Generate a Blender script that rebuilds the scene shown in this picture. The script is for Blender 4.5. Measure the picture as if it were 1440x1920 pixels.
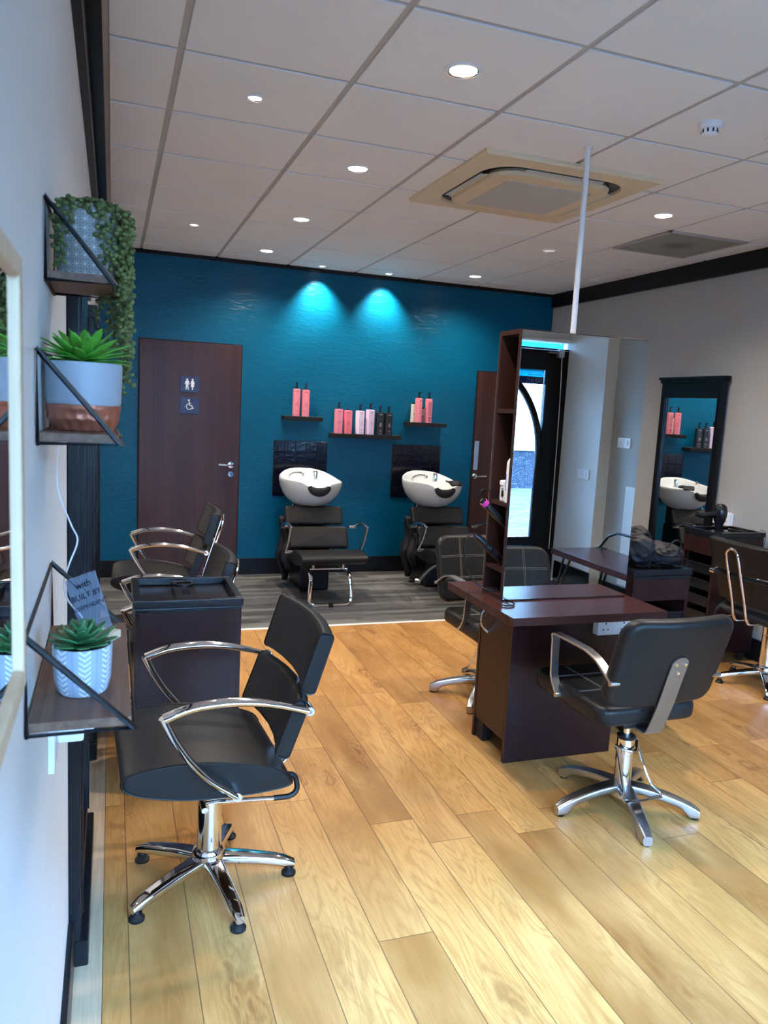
import bpy, bmesh, math, random
from mathutils import Vector, Matrix, noise
PI = math.pi
random.seed(7)
for o in list(bpy.data.objects):
    bpy.data.objects.remove(o)
S = bpy.context.scene
C = S.collection

# ---------------------------------------------------------------- camera
YAW, PIT, ROL, FPX = .3423, -.1361, .0525, 1447.47
def cam_matrix():
    cy, sy, cp, sp, cr, sr = math.cos(YAW), math.sin(YAW), math.cos(PIT), math.sin(PIT), math.cos(ROL), math.sin(ROL)
    fwd = Vector((sy*cp, cy*cp, sp)); right = Vector((cy, -sy, 0)); up = right.cross(fwd)
    r = cr*right + sr*up; u = -sr*right + cr*up
    m = Matrix((( r.x, u.x, -fwd.x, 0), (r.y, u.y, -fwd.y, 0), (r.z, u.z, -fwd.z, 1.545), (0, 0, 0, 1)))
    return m
cam = bpy.data.cameras.new('camera'); camo = bpy.data.objects.new('camera', cam); C.objects.link(camo)
cam.sensor_fit = 'VERTICAL'; cam.sensor_height = 24; cam.lens = FPX/1920*24
cam.clip_start = .02
camo.matrix_world = cam_matrix()
cam.dof.use_dof = True; cam.dof.focus_distance = 3.0; cam.dof.aperture_fstop = cam.lens/3.0
S.camera = camo
# ---------------------------------------------------------------- world, daylight, exposure
S.view_settings.view_transform = 'Standard'; S.view_settings.look = 'None'
S.view_settings.gamma = 1; S.view_settings.use_curve_mapping = False
S.view_settings.exposure = 0.80
w = bpy.data.worlds.new('sky'); S.world = w; w.use_nodes = True
bg = w.node_tree.nodes['Background']; bg.inputs[0].default_value = (.27, .53, 1.0, 1); bg.inputs[1].default_value = 265
DOWN_E, SPOT_E = 66, 96
def portal(x0, x1, z0, z1, y):
    l = bpy.data.lights.new('window_portal', 'AREA'); l.shape = 'RECTANGLE'; l.size = x1-x0; l.size_y = z1-z0
    l.cycles.is_portal = True
    o = bpy.data.objects.new('window_portal', l); C.objects.link(o)
    o.location = ((x0+x1)/2, y, (z0+z1)/2); o.rotation_euler = (-PI/2, 0, 0) if False else (PI/2, 0, 0)
    # area lamps shine along local -Z: rotate so that -Z looks to +Y (into the room)
portal(-.1, 3.9, .3, 2.3, -.56)
bpy.data.objects['window_portal'].rotation_euler = (PI/2, 0, 0)

# ---------------------------------------------------------------- node helpers
def mat(name, color=(.5,.5,.5), rough=.5, metal=0., spec=.5, coat=0., emit=None, es=0.):
    m = bpy.data.materials.new(name); m.use_nodes = True
    b = m.node_tree.nodes['Principled BSDF']
    b.inputs['Base Color'].default_value = (*color, 1); b.inputs['Roughness'].default_value = rough
    b.inputs['Metallic'].default_value = metal; b.inputs['Specular IOR Level'].default_value = spec
    b.inputs['Coat Weight'].default_value = coat
    if emit: b.inputs['Emission Color'].default_value = (*emit, 1); b.inputs['Emission Strength'].default_value = es
    return m
class NT:
    def __init__(s, m): s.m = m; s.t = m.node_tree; s.b = s.t.nodes.get('Principled BSDF')
    def n(s, typ, **k):
        x = s.t.nodes.new(typ)
        for a, v in k.items():
            if a.startswith('i_'): x.inputs[a[2:].replace('_', ' ')].default_value = v
            else: setattr(x, a, v)
        return x
    def l(s, a, b): s.t.links.new(a, b)
    def math(s, op, a, b=None, c=None):
        x = s.n('ShaderNodeMath', operation=op)
        for i, v in enumerate((a, b, c)):
            if v is None: continue
            if isinstance(v, (int, float)): x.inputs[i].default_value = v
            else: s.l(v, x.inputs[i])
        return x.outputs[0]
    def xyz(s, obj=True):
        tc = s.n('ShaderNodeTexCoord'); sp = s.n('ShaderNodeSeparateXYZ'); s.l(tc.outputs['Object'], sp.inputs[0])
        return sp.outputs, tc.outputs['Object']
    def comb(s, x, y, z):
        c = s.n('ShaderNodeCombineXYZ')
        for i, v in enumerate((x, y, z)):
            if isinstance(v, (int, float)): c.inputs[i].default_value = v
            else: s.l(v, c.inputs[i])
        return c.outputs[0]
    def noise(s, vec, scale, detail=4, rough=.55, dist=0.):
        x = s.n('ShaderNodeTexNoise'); s.l(vec, x.inputs['Vector'])
        x.inputs['Scale'].default_value = scale; x.inputs['Detail'].default_value = detail
        x.inputs['Roughness'].default_value = rough; x.inputs['Distortion'].default_value = dist
        return x.outputs['Fac']
    def vmul(s, vec, xyz):
        x = s.n('ShaderNodeVectorMath', operation='MULTIPLY'); s.l(vec, x.inputs[0]); x.inputs[1].default_value = xyz
        return x.outputs[0]
    def ramp(s, fac, stops):
        r = s.n('ShaderNodeValToRGB'); s.l(fac, r.inputs[0]); e = r.color_ramp.elements
        e[0].position, e[0].color = stops[0][0], (*stops[0][1], 1); e[1].position, e[1].color = stops[1][0], (*stops[1][1], 1)
        for p, c in stops[2:]:
            q = e.new(p); q.color = (*c, 1)
        return r.outputs[0]
    def mix(s, fac, a, b, bt='MIX'):
        x = s.n('ShaderNodeMix', data_type='RGBA', blend_type=bt)
        for i, v in ((0, fac), (6, a), (7, b)):
            if isinstance(v, (int, float)): x.inputs[i].default_value = v
            elif isinstance(v, tuple): x.inputs[i].default_value = (*v, 1)
            else: s.l(v, x.inputs[i])
        return x.outputs[2]
    def bump(s, h, strength=.3, dist=.01):
        b = s.n('ShaderNodeBump'); b.inputs['Strength'].default_value = strength; b.inputs['Distance'].default_value = dist
        s.l(h, b.inputs['Height']); s.l(b.outputs[0], s.b.inputs['Normal'])
    def col(s, c): s.l(c, s.b.inputs['Base Color'])

def wood_mat(name, dark, light, axis='z', scale=1., rough=.35, coat=0., contrast=.5):
    m = mat(name, dark, rough, coat=coat, spec=.3); t = NT(m); _, v = t.xyz()
    st = {'x': (1.2, 30, 30), 'y': (30, 1.2, 30), 'z': (30, 30, 1.2)}[axis]
    n1 = t.noise(t.vmul(v, tuple(q*scale for q in st)), 1.0, 6, .65, .4)
    n2 = t.noise(t.vmul(v, tuple(q*scale*.15 for q in st)), 1.0, 3, .5, .5)
    f = t.math('ADD', t.math('MULTIPLY', n1, .6), t.math('MULTIPLY', n2, .4))
    t.col(t.ramp(f, [(.5-contrast*.3, dark), (.5+contrast*.3, light)]))
    t.bump(n1, .05, .002)
    return m

# floor: oak laminate planks along Y
def plank_mat():
    m = mat('oak_laminate', (.5, .3, .12), .36, spec=.26); t = NT(m); (X, Y, Z), v = t.xyz()
    PW, PL = .172, 1.28
    xr = t.math('DIVIDE', t.math('ADD', X, 10*PW-.05), PW)
    row = t.math('FLOOR', xr); fx = t.math('FRACT', xr)
    wn = t.n('ShaderNodeTexWhiteNoise', noise_dimensions='1D'); t.l(row, wn.inputs['W'])
    yr = t.math('ADD', t.math('DIVIDE', Y, PL), t.math('MULTIPLY', wn.outputs['Value'], 7.31))
    pl = t.math('FLOOR', yr); fy = t.math('FRACT', yr)
    wn2 = t.n('ShaderNodeTexWhiteNoise', noise_dimensions='2D'); t.l(t.comb(row, pl, 0), wn2.inputs['Vector'])
    h = wn2.outputs['Value']
    gv = t.comb(t.math('ADD', X, t.math('MULTIPLY', h, 13.7)), t.math('ADD', Y, t.math('MULTIPLY', h, 31.)), 0)
    warp = t.noise(t.vmul(gv, (7, 2.2, 1)), 1., 3, .5, .3)
    # cathedral grain: contour lines of a stretched warped field
    field = t.noise(t.vmul(gv, (9, 1.5, 1)), 1., 2, .45, .8)
    rings = t.math('FRACT', t.math('MULTIPLY', field, 11))
    rl = t.math('POWER', t.math('ABSOLUTE', t.math('SUBTRACT', t.math('MULTIPLY', rings, 2), 1)), 2.5)
    fine = t.noise(t.vmul(gv, (160, 7, 1)), 1., 4, .7, .2)
    vor = t.n('ShaderNodeTexVoronoi', feature='F1'); wv = t.n('ShaderNodeVectorMath', operation='ADD'); wc = t.n('ShaderNodeTexNoise'); t.l(t.vmul(gv, (5, 2.5, 1)), wc.inputs['Vector']); wc.inputs['Scale'].default_value = 1.6; wc.inputs['Detail'].default_value = 3; t.l(t.vmul(gv, (4.6, 1.5, 1)), wv.inputs[0]); t.l(t.vmul(wc.outputs['Color'], (1.1, 1.1, 0)), wv.inputs[1]); t.l(wv.outputs[0], vor.inputs['Vector']); vor.inputs['Scale'].default_value = 1
    knot = t.math('SUBTRACT', 1, t.math('SMOOTH_MIN', 1, t.math('MULTIPLY', vor.outputs['Distance'], 3.0), .35))
    knot = t.math('MAXIMUM', knot, 0)
    krings = t.math('SINE', t.math('MULTIPLY', t.math('ADD', vor.outputs['Distance'], t.math('MULTIPLY', fine, .16)), 58))
    km = t.math('MULTIPLY', t.math('MULTIPLY', knot, t.math('ADD', .62, t.math('MULTIPLY', krings, .5))), t.math('ADD', .35, t.math('MULTIPLY', warp, 1.1)))
    base = t.ramp(h, [(0., (.225, .094, .024)), (.3, (.375, .182, .050)), (.65, (.505, .262, .080)), (1., (.295, .132, .036))])
    c = t.mix(t.math('MULTIPLY', t.ramp(warp, [(.35, (0, 0, 0)), (.7, (1, 1, 1))]), .6), base, (.61, .345, .125))
    c = t.mix(t.math('MULTIPLY', rl, .62), c, (.33, .15, .042))
    c = t.mix(t.math('MULTIPLY', t.ramp(fine, [(.45, (0, 0, 0)), (.70, (1, 1, 1))]), .5), c, (.26, .115, .032))
    c = t.mix(t.math('MINIMUM', t.math('MULTIPLY', km, 1.15), .8), c, (.17, .068, .02))
    ex = t.math('MINIMUM', fx, t.math('SUBTRACT', 1, fx)); ey = t.math('MINIMUM', fy, t.math('SUBTRACT', 1, fy))
    lx = t.math('LESS_THAN', ex, .0085); ly = t.math('LESS_THAN', ey, .0011)
    ln = t.math('MAXIMUM', lx, ly)
    c = t.mix(t.math('MULTIPLY', ln, .8), c, (.05, .025, .012))
    t.col(c); t.bump(t.math('SUBTRACT', t.math('MULTIPLY', fine, .3), ln), .12, .002)
    return m
def pale_plank_mat():
    m = mat('pale_edge_board', (.42, .30, .19), .5); t = NT(m); _, v = t.xyz()
    n = t.noise(t.vmul(v, (60, 2.5, 1)), 1, 5, .6, .3)
    t.col(t.ramp(n, [(.3, (.36, .24, .14)), (.7, (.52, .38, .25))])); return m
def grey_vinyl():
    m = mat('grey_vinyl_planks', (.2, .2, .2), .45); t = NT(m); (X, Y, Z), v = t.xyz()
    yr = t.math('DIVIDE', Y, .062); row = t.math('FLOOR', yr)
    wn = t.n('ShaderNodeTexWhiteNoise', noise_dimensions='1D'); t.l(row, wn.inputs['W'])
    xr = t.math('ADD', t.math('DIVIDE', X, .75), t.math('MULTIPLY', wn.outputs['Value'], 9.))
    wn2 = t.n('ShaderNodeTexWhiteNoise', noise_dimensions='2D'); t.l(t.comb(row, t.math('FLOOR', xr), 0), wn2.inputs['Vector'])
    g = t.noise(t.vmul(v, (4, 75, 1)), 1., 5, .65, .2)
    f = t.math('ADD', t.math('MULTIPLY', g, .75), t.math('MULTIPLY', wn2.outputs['Value'], .28))
    t.col(t.ramp(f, [(.28, (.025, .025, .026)), (.5, (.075, .074, .074)), (.72, (.19, .186, .182))]))
    return m
def teal_mat():
    m = mat('teal_painted_lining', (0, .13, .2), .30, spec=.2); t = NT(m); (X, Y, Z), v = t.xyz()
    n = t.noise(t.vmul(v, (4, 4, 26)), 1., 5, .6, .6)
    big = t.noise(t.vmul(v, (1.3, 1, 3.0)), 1., 3, .5, .2)
    crack = t.math('POWER', t.math('SUBTRACT', 1, t.math('ABSOLUTE', t.math('SUBTRACT', t.math('MULTIPLY', t.noise(t.vmul(v, (5, 5, 17)), 1., 2, .4, 1.2), 2), 1))), 24)
    xs = t.math('ABSOLUTE', t.math('SUBTRACT', t.math('FRACT', t.math('DIVIDE', t.math('ADD', X, -.50+.525), .525)), .5))
    seam = t.math('LESS_THAN', xs, .006)
    t.col(t.ramp(big, [(.35, (.0004, .068, .130)), (.7, (.0005, .080, .151))]))
    h = t.math('ADD', t.math('ADD', n, t.math('MULTIPLY', crack, .8)), t.math('MULTIPLY', seam, 1.2))
    t.bump(h, .22, .006)
    return m
def paint_mat(name, c, bumps=.03):
    m = mat(name, c, .6, spec=.3); t = NT(m); _, v = t.xyz()
    n = t.noise(v, 180, 3); b = t.noise(v, 2.5, 3)
    t.col(t.ramp(b, [(.3, tuple(q*.96 for q in c)), (.7, c)])); t.bump(n, bumps*4, .0015); return m

M = {}
M['oak'] = plank_mat(); M['pale_board'] = pale_plank_mat(); M['vinyl'] = grey_vinyl(); M['teal'] = teal_mat()
M['white_wall'] = paint_mat('white_wall_paint', (.76, .75, .73)); M['grey_wall'] = paint_mat('grey_wall_paint', (.41, .395, .36))
M['tile'] = paint_mat('ceiling_tile_white', (.88, .87, .87), .06); M['grid'] = mat('ceiling_grid_grey', (.50, .47, .44), .5)
M['black_gloss'] = mat('black_gloss_paint', (.005, .006, .008), .3, spec=.22)
M['black_matt'] = mat('black_matt', (.009, .009, .010), .55, spec=.25)
M['white_strip'] = mat('white_strip', (.75, .74, .72), .4)
M['mahog'] = wood_mat('dark_mahogany_laminate', (.012, .0038, .004), (.028, .009, .0085), 'z', rough=.3, contrast=.6)
M['mahog_top'] = wood_mat('mahogany_worktop', (.032, .0095, .008), (.064, .021, .016), 'x', rough=.25, contrast=.6)
M['mahog_side'] = wood_mat('mahogany_edge', (.022, .0075, .005), (.036, .012, .008), 'z', rough=.4, contrast=.5)
M['door'] = wood_mat('walnut_door', (.028, .010, .007), (.060, .022, .015), 'z', .5, .38, contrast=.5)
M['rustic'] = wood_mat('rustic_brown_board', (.055, .024, .016), (.27, .145, .092), 'y', 2.6, .55, contrast=.75)
M['oakframe'] = wood_mat('light_oak_frame', (.50, .31, .17), (.72, .52, .35), 'z', 1.0, .5, contrast=.6)
M['chrome'] = mat('chrome', (.80, .80, .82), .07, 1.); M['steel'] = mat('satin_aluminium', (.52, .53, .55), .28, 1.)
M['brushed'] = mat('brushed_grey_plate', (.30, .30, .32), .35, .9)
M['mirror'] = mat('mirror_glass', (.90, .93, .93), .0, 1.)
M['ceramic'] = mat('white_ceramic', (.60, .62, .62), .12, coat=.3)
M['rubber'] = mat('black_rubber', (.009, .009, .009), .45, spec=.3)
M['plastic_white'] = mat('white_plastic', (.84, .84, .85), .35)
M['plastic_black'] = mat('black_plastic', (.008, .009, .011), .25, spec=.35)
M['pipe_white'] = mat('white_pole_paint', (.78, .78, .78), .4)
def leather(name, c, rough=.38):
    m = mat(name, c, rough, spec=.28); t = NT(m); _, v = t.xyz()
    vor = t.n('ShaderNodeTexVoronoi'); t.l(v, vor.inputs['Vector']); vor.inputs['Scale'].default_value = 420
    n = t.noise(v, 9, 3)
    t.col(t.ramp(n, [(.3, tuple(q*.85 for q in c)), (.75, tuple(q*1.2 for q in c))])); t.bump(vor.outputs['Distance'], .08, .001); return m
M['leather'] = leather('black_leatherette', (.009, .009, .009), .42)
M['thread'] = mat('pale_thread', (.20, .19, .18), .7)
M['copper'] = mat('copper_paint', (.42, .13, .075), .32, .55)
M['pot_white'] = mat('pale_grey_glaze', (.30, .31, .34), .5); M['soil'] = mat('dark_soil', (.02, .018, .015), .9)
M['fabric_black'] = mat('black_cloth', (.006, .006, .009), .6, spec=.3)
M['lamp_glow'] = mat('lamp_glow', (1, 1, 1), .5, emit=(1, .93, .84), es=9.)
M['lamp_dim'] = mat('lamp_glow_dim', (1, 1, 1), .3, emit=(1, .93, .84), es=.22)
M['wire'] = mat('black_wire', (.006, .007, .009), .45, spec=.25)
M['cable_white'] = mat('white_cable', (.75, .75, .78), .4)
M['sign_blue'] = mat('navy_sign', (.012, .018, .075), .4); M['print_white'] = mat('white_print', (.8, .8, .8), .5)
M['print_dark'] = mat('dark_print', (.06, .02, .03), .6)
def glass(name, tint=(1, 1, 1), refl=1.):
    m = bpy.data.materials.new(name); m.use_nodes = True; t = m.node_tree; t.nodes.clear()
    o = t.nodes.new('ShaderNodeOutputMaterial'); mx = t.nodes.new('ShaderNodeMixShader'); tr = t.nodes.new('ShaderNodeBsdfTransparent')
    gl = t.nodes.new('ShaderNodeBsdfGlossy'); gl.inputs['Roughness'].default_value = .02; tr.inputs[0].default_value = (*tint, 1)
    fr = t.nodes.new('ShaderNodeFresnel'); fr.inputs['IOR'].default_value = 1.45
    t.links.new(fr.outputs[0], mx.inputs[0]); t.links.new(tr.outputs[0], mx.inputs[1]); t.links.new(gl.outputs[0], mx.inputs[2]); t.links.new(mx.outputs[0], o.inputs[0])
    return m
M['glass'] = glass('window_glass', (.93, .97, .97)); M['acrylic'] = glass('clear_acrylic', (.85, .88, .95))
def _frost(m):
    t = m.node_tree; o = [n for n in t.nodes if n.type == 'OUTPUT_MATERIAL'][0]; src = o.inputs[0].links[0].from_socket
    d = t.nodes.new('ShaderNodeBsdfDiffuse'); d.inputs[0].default_value = (.55, .60, .70, 1); x = t.nodes.new('ShaderNodeMixShader'); x.inputs[0].default_value = .16
    t.links.new(src, x.inputs[1]); t.links.new(d.outputs[0], x.inputs[2]); t.links.new(x.outputs[0], o.inputs[0])
_frost(M['acrylic'])

# ---------------------------------------------------------------- mesh helpers
def catmull(pts, k=6):
    P = [Vector(p) for p in pts]
    if len(P) < 3: return P
    out = []
    for i in range(len(P)-1):
        a = P[i-1] if i else P[0]*2-P[1]; b, c = P[i], P[i+1]; d = P[i+2] if i+2 < len(P) else P[-1]*2-P[-2]
        for j in range(k):
            t = j/k
            out.append(.5*((2*b)+(c-a)*t+(2*a-5*b+4*c-d)*t*t+(3*b-a-3*c+d)*t**3))
    out.append(P[-1]); return out
def rrect(w, h, r, n=4):
    r = min(r, w/2-1e-5, h/2-1e-5); o = []
    for cx, cy, a0 in ((w/2-r, h/2-r, 0), (-w/2+r, h/2-r, PI/2), (-w/2+r, -h/2+r, PI), (w/2-r, -h/2+r, 1.5*PI)):
        for i in range(n+1):
            a = a0+PI/2*i/n; o.append((cx+r*math.cos(a), cy+r*math.sin(a)))
    return o
class B:
    def __init__(s): s.bm = bmesh.new(); s.mats = []; s.mi = 0
    def m(s, key):
        k = M[key] if isinstance(key, str) else key
        if k not in s.mats: s.mats.append(k)
        s.mi = s.mats.index(k); return s
    def face(s, vs):
        try: f = s.bm.faces.new(vs); f.material_index = s.mi; return f
        except ValueError: return None
    def box(s, x0, x1, y0, y1, z0, z1, bev=0., seg=2, M4=None):
        vs = [s.bm.verts.new((x, y, z)) for x in (x0, x1) for y in (y0, y1) for z in (z0, z1)]
        fs = [s.face([vs[i] for i in q]) for q in ((0,1,3,2),(4,6,7,5),(0,4,5,1),(2,3,7,6),(0,2,6,4),(1,5,7,3))]
        if bev > 0:
            es = list({e for f in fs for e in f.edges})
            r = bmesh.ops.bevel(s.bm, geom=es, offset=bev, segments=seg, affect='EDGES', profile=.5, material=-1)
            vs = list({v for f in r['faces'] for v in f.verts} | {v for v in vs if v.is_valid})
            for f in r['faces']: f.material_index = s.mi
        if M4:
            for v in vs:
                if v.is_valid: v.co = M4 @ v.co
        return s
    def loft(s, rings, cap=True, closed=True):
        R = [[s.bm.verts.new(p) for p in r] for r in rings]
        n = len(R[0])
        for a, b in zip(R, R[1:]):
            for i in range(n if closed else n-1):
                s.face([a[i], a[(i+1) % n], b[(i+1) % n], b[i]])
        if cap: s.face(R[0][::-1]); s.face(R[-1])
        return s
    def tube(s, pts, r, n=8, smooth=0, flat=1., up=None, cap=True, closed=False):
        P = catmull(pts, smooth) if smooth else [Vector(p) for p in pts]
        m = len(P); rad = r if callable(r) else (lambda t: r)
        T = []
        for i in range(m):
            if closed: t = P[(i+1) % m]-P[i-1]
            else: t = P[min(i+1, m-1)]-P[max(i-1, 0)]
            T.append(t.normalized() if t.length > 1e-9 else Vector((0, 0, 1)))
        N = Vector(up) if up else (Vector((0, 0, 1)) if abs(T[0].z) < .9 else Vector((1, 0, 0)))
        rings = []
        for i in range(m):
            N = (N-T[i]*N.dot(T[i]))
            N = N.normalized() if N.length > 1e-6 else T[i].orthogonal().normalized()
            Bn = T[i].cross(N)
            # widen the ring at a corner so the tube keeps its thickness
            k = 1.
            if 0 < i < m-1:
                c = (P[i]-P[i-1]).normalized().dot((P[i+1]-P[i]).normalized()); k = 1/max(.45, math.sqrt(max(.01, (1+c)/2)))
            rr = rad(i/max(1, m-1))
            rings.append([P[i]+(N*math.cos(2*PI*j/n)*rr*(k if not up else 1)+Bn*math.sin(2*PI*j/n)*rr*flat*(k if not up else 1)) for j in range(n)])
        if closed: rings.append(rings[0]); s.loft(rings, False); bmesh.ops.remove_doubles(s.bm, verts=s.bm.verts[:], dist=1e-6) 
        else: s.loft(rings, cap)
        return s
    def strip(s, pts, wdir, w, t):           # flat bar following a path
        P = [Vector(p) for p in pts]; W = Vector(wdir).normalized(); rings = []
        for i, p in enumerate(P):
            a = P[max(i-1, 0)]; b = P[min(i+1, len(P)-1)]; T = (b-a).normalized(); N = T.cross(W).normalized()
            c = 1.
            if 0 < i < len(P)-1:
                c = 1/max(.5, math.sqrt(max(.01, (1+(P[i]-P[i-1]).normalized().dot((P[i+1]-P[i]).normalized()))/2)))
            e = .18*t
            rings.append([p+W*x+N*y*c for x, y in ((w/2-e, t/2), (-w/2+e, t/2), (-w/2, t/2-e), (-w/2, -t/2+e), (-w/2+e, -t/2), (w/2-e, -t/2), (w/2, -t/2+e), (w/2, t/2-e))])
        s.loft(rings); return s
    def lathe(s, prof, c=(0, 0, 0), n=24, axis='z', M4=None, cap=True):
        rings = []
        for r, z in prof:
            ring = []
            for j in range(n):
                a = 2*PI*j/n; x, y = max(r, 1e-5)*math.cos(a), max(r, 1e-5)*math.sin(a)
                p = Vector((x, y, z)) if axis == 'z' else (Vector((z, x, y)) if axis == 'x' else Vector((y, z, x)))
                p += Vector(c); ring.append(M4 @ p if M4 else p)
            rings.append(ring)
        s.loft(rings, cap); return s
    def cyl(s, a, b, r, n=16): return s.tube([a, b], r, n)
    def pillow(s, outline, t, e, fn, k=3, back_flat=False):   # outline polygon (u,v), thickness t, edge radius e, fn(u,v,w)->point
        o2 = []
        for i, p in enumerate(outline):
            q = outline[(i+1) % len(outline)]; L = math.hypot(q[0]-p[0], q[1]-p[1]); m_ = max(1, int(L/.035))
            o2 += [(p[0]+(q[0]-p[0])*j/m_, p[1]+(q[1]-p[1])*j/m_) for j in range(m_)]
        outline = o2; n = len(outline); rings = []
        cu = sum(p[0] for p in outline)/n; cv = sum(p[1] for p in outline)/n
        nor = []
        for i in range(n):
            a, b = outline[i-1], outline[(i+1) % n]; dx, dy = b[0]-a[0], b[1]-a[1]; L = math.hypot(dx, dy) or 1
            nor.append((dy/L, -dx/L))
        def ring(ins, w): return [fn(p[0]-q[0]*ins, p[1]-q[1]*ins, w) for p, q in zip(outline, nor)]
        for i in range(k+1):
            a = PI/2*i/k; rings.append(ring(e*(1-math.sin(a)), -t/2+e*(1-math.cos(a))))
        for i in range(k+1):
            a = PI/2*i/k; rings.append(ring(e*(1-math.cos(a)), t/2-e*(1-math.sin(a))))
        # crown both faces by inner rings towards the middle
        def inner(sc, w): return [fn(cu+(p[0]-q[0]*e-cu)*sc, cv+(p[1]-q[1]*e-cv)*sc, w) for p, q in zip(outline, nor)]
        cr = 0 if back_flat else .005
        rings = [inner(q, -t/2) for q in (.01, .2, .4, .6, .8)]+rings+[inner(q, t/2+cr*(1-q)) for q in (.8, .6, .4, .2, .01)]
        s.loft(rings); return s
    def build(s, name, parent=None, loc=None, ang=35, recalc=True):
        if recalc: bmesh.ops.recalc_face_normals(s.bm, faces=s.bm.faces[:])
        me = bpy.data.meshes.new(name); s.bm.to_mesh(me); s.bm.free()
        for k in s.mats: me.materials.append(k)
        for p in me.polygons: p.use_smooth = True
        me.set_sharp_from_angle(angle=math.radians(ang))
        o = bpy.data.objects.new(name, me); C.objects.link(o)
        if ang <= 60: wn = o.modifiers.new('normals', 'WEIGHTED_NORMAL'); wn.keep_sharp = True; wn.weight = 100
        if parent: o.parent = parent
        if loc: o.location = loc
        return o
def tag(o, label, cat, group=None):
    o['label'] = label; o['category'] = cat
    if group: o['group'] = group
    return o
def thing(name, label, cat, loc=(0, 0, 0), rz=0, group=None):
    o = bpy.data.objects.new(name, None); o.empty_display_size = .05; C.objects.link(o)
    o.location = loc; o.rotation_euler = (0, 0, rz); return tag(o, label, cat, group)
def struct(b, name):
    o = b.build(name); o['kind'] = 'structure'; return o
def copy_tree(o, parent=None):
    c = o.copy(); C.objects.link(c)
    if parent: c.parent = parent
    for ch in list(o.children): copy_tree(ch, c)
    return c
def bx(name, mk, x0, x1, y0, y1, z0, z1, bev=0., parent=None):
    b = B().m(mk); b.box(x0, x1, y0, y1, z0, z1, bev); return b.build(name, parent)

# ================================================================= ROOM SHELL
WL, WR, YB, YF, H = -.105, 4.04, 6.75, -.5, 2.696
b = B().m('oak'); b.box(-.018, WR, YF-.1, 5.055, -.04, 0)
struct(b, 'floor')
b = B().m('pale_board'); b.box(WL, -.0195, YF-.1, 5.055, -.04, -.0005); b.m('black_matt'); b.box(-.0195, -.018, YF-.1, 5.055, -.04, -.002); struct(b, 'trim_1')
b = B().m('vinyl'); b.box(WL, WR, 5.09, YB, -.04, 0); struct(b, 'floor_wash_area')
b = B().m('white_strip'); b.box(WL, WR, 5.055, 5.09, -.04, .002); struct(b, 'trim_2')
b = B().m('teal'); b.box(WL-.1, WR+.1, YB, YB+.1, -.04, H+.1); struct(b, 'wall_back')
b = B().m('white_wall'); b.box(WL-.1, WL, YF-.1, YB, -.04, H+.1); struct(b, 'wall_left')
b = B().m('grey_wall'); b.box(WR, WR+.1, YF-.1, YB, -.04, H+.1); b.m('white_wall').box(3.925, WR, YF-.1, .09, 0, H); struct(b, 'wall_right')
# ceiling: lowered tiles between slightly higher grid bars
b = B().m('grid'); b.box(WL, WR, YF-.1, YB, H+.007, H+.1)
b.m('tile')
xs = [-.015]+[.2138+.6*i for i in range(7)]+[WR-.005]; ys = [YF-.09]+[2.8738+.6*j for j in range(-5, 7)]+[YB-.005]
for i in range(len(xs)-1):
    for j in range(len(ys)-1):
        if i == 6 and j == 8: continue          # the vent takes this cell
        g = .012; b.box(xs[i]+(g if i else 0), xs[i+1]-g, ys[j]+g, ys[j+1]-g, H, H+.008, .002, 1)
struct(b, 'ceiling')
# black cornices
b = B().m('black_gloss'); b.box(WL, -.035, YF, YB, 2.655, H+.006); b.box(WL, -.078, YF, YB, 2.535, 2.655, .003); struct(b, 'trim_3')
b = B().m('black_gloss'); b.box(WR-.03, WR, .09, YB-.012, 2.57, H+.006, .003); struct(b, 'trim_4')
b = B().m('black_gloss'); b.box(WL, WR, YB-.012, YB, 2.665, H+.006, .003); struct(b, 'trim_5')
# baseboards
def baseb(name, x0, x1, y0, y1, top=.145):
    b = B().m('black_gloss'); b.box(x0, x1, y0, y1, 0, top, .004); struct(b, name)
baseb('baseboard_back', WL, .2, YB-.02, YB); baseb('baseboard_back_middle', 1.05, 3.26, YB-.02, YB)
baseb('baseboard_left', WL, -.09, YF, 2.03); baseb('baseboard_right', WR-.02, WR, .11, YB-.02)
baseb('baseboard_front_right', 3.905, 3.925, YF+.06, .11, .2)
b = B().m('white_wall'); b.box(3.05, 3.925, YF-.11, YF-.02, 2.195, H, 0); struct(b, 'wall_front')

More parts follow.
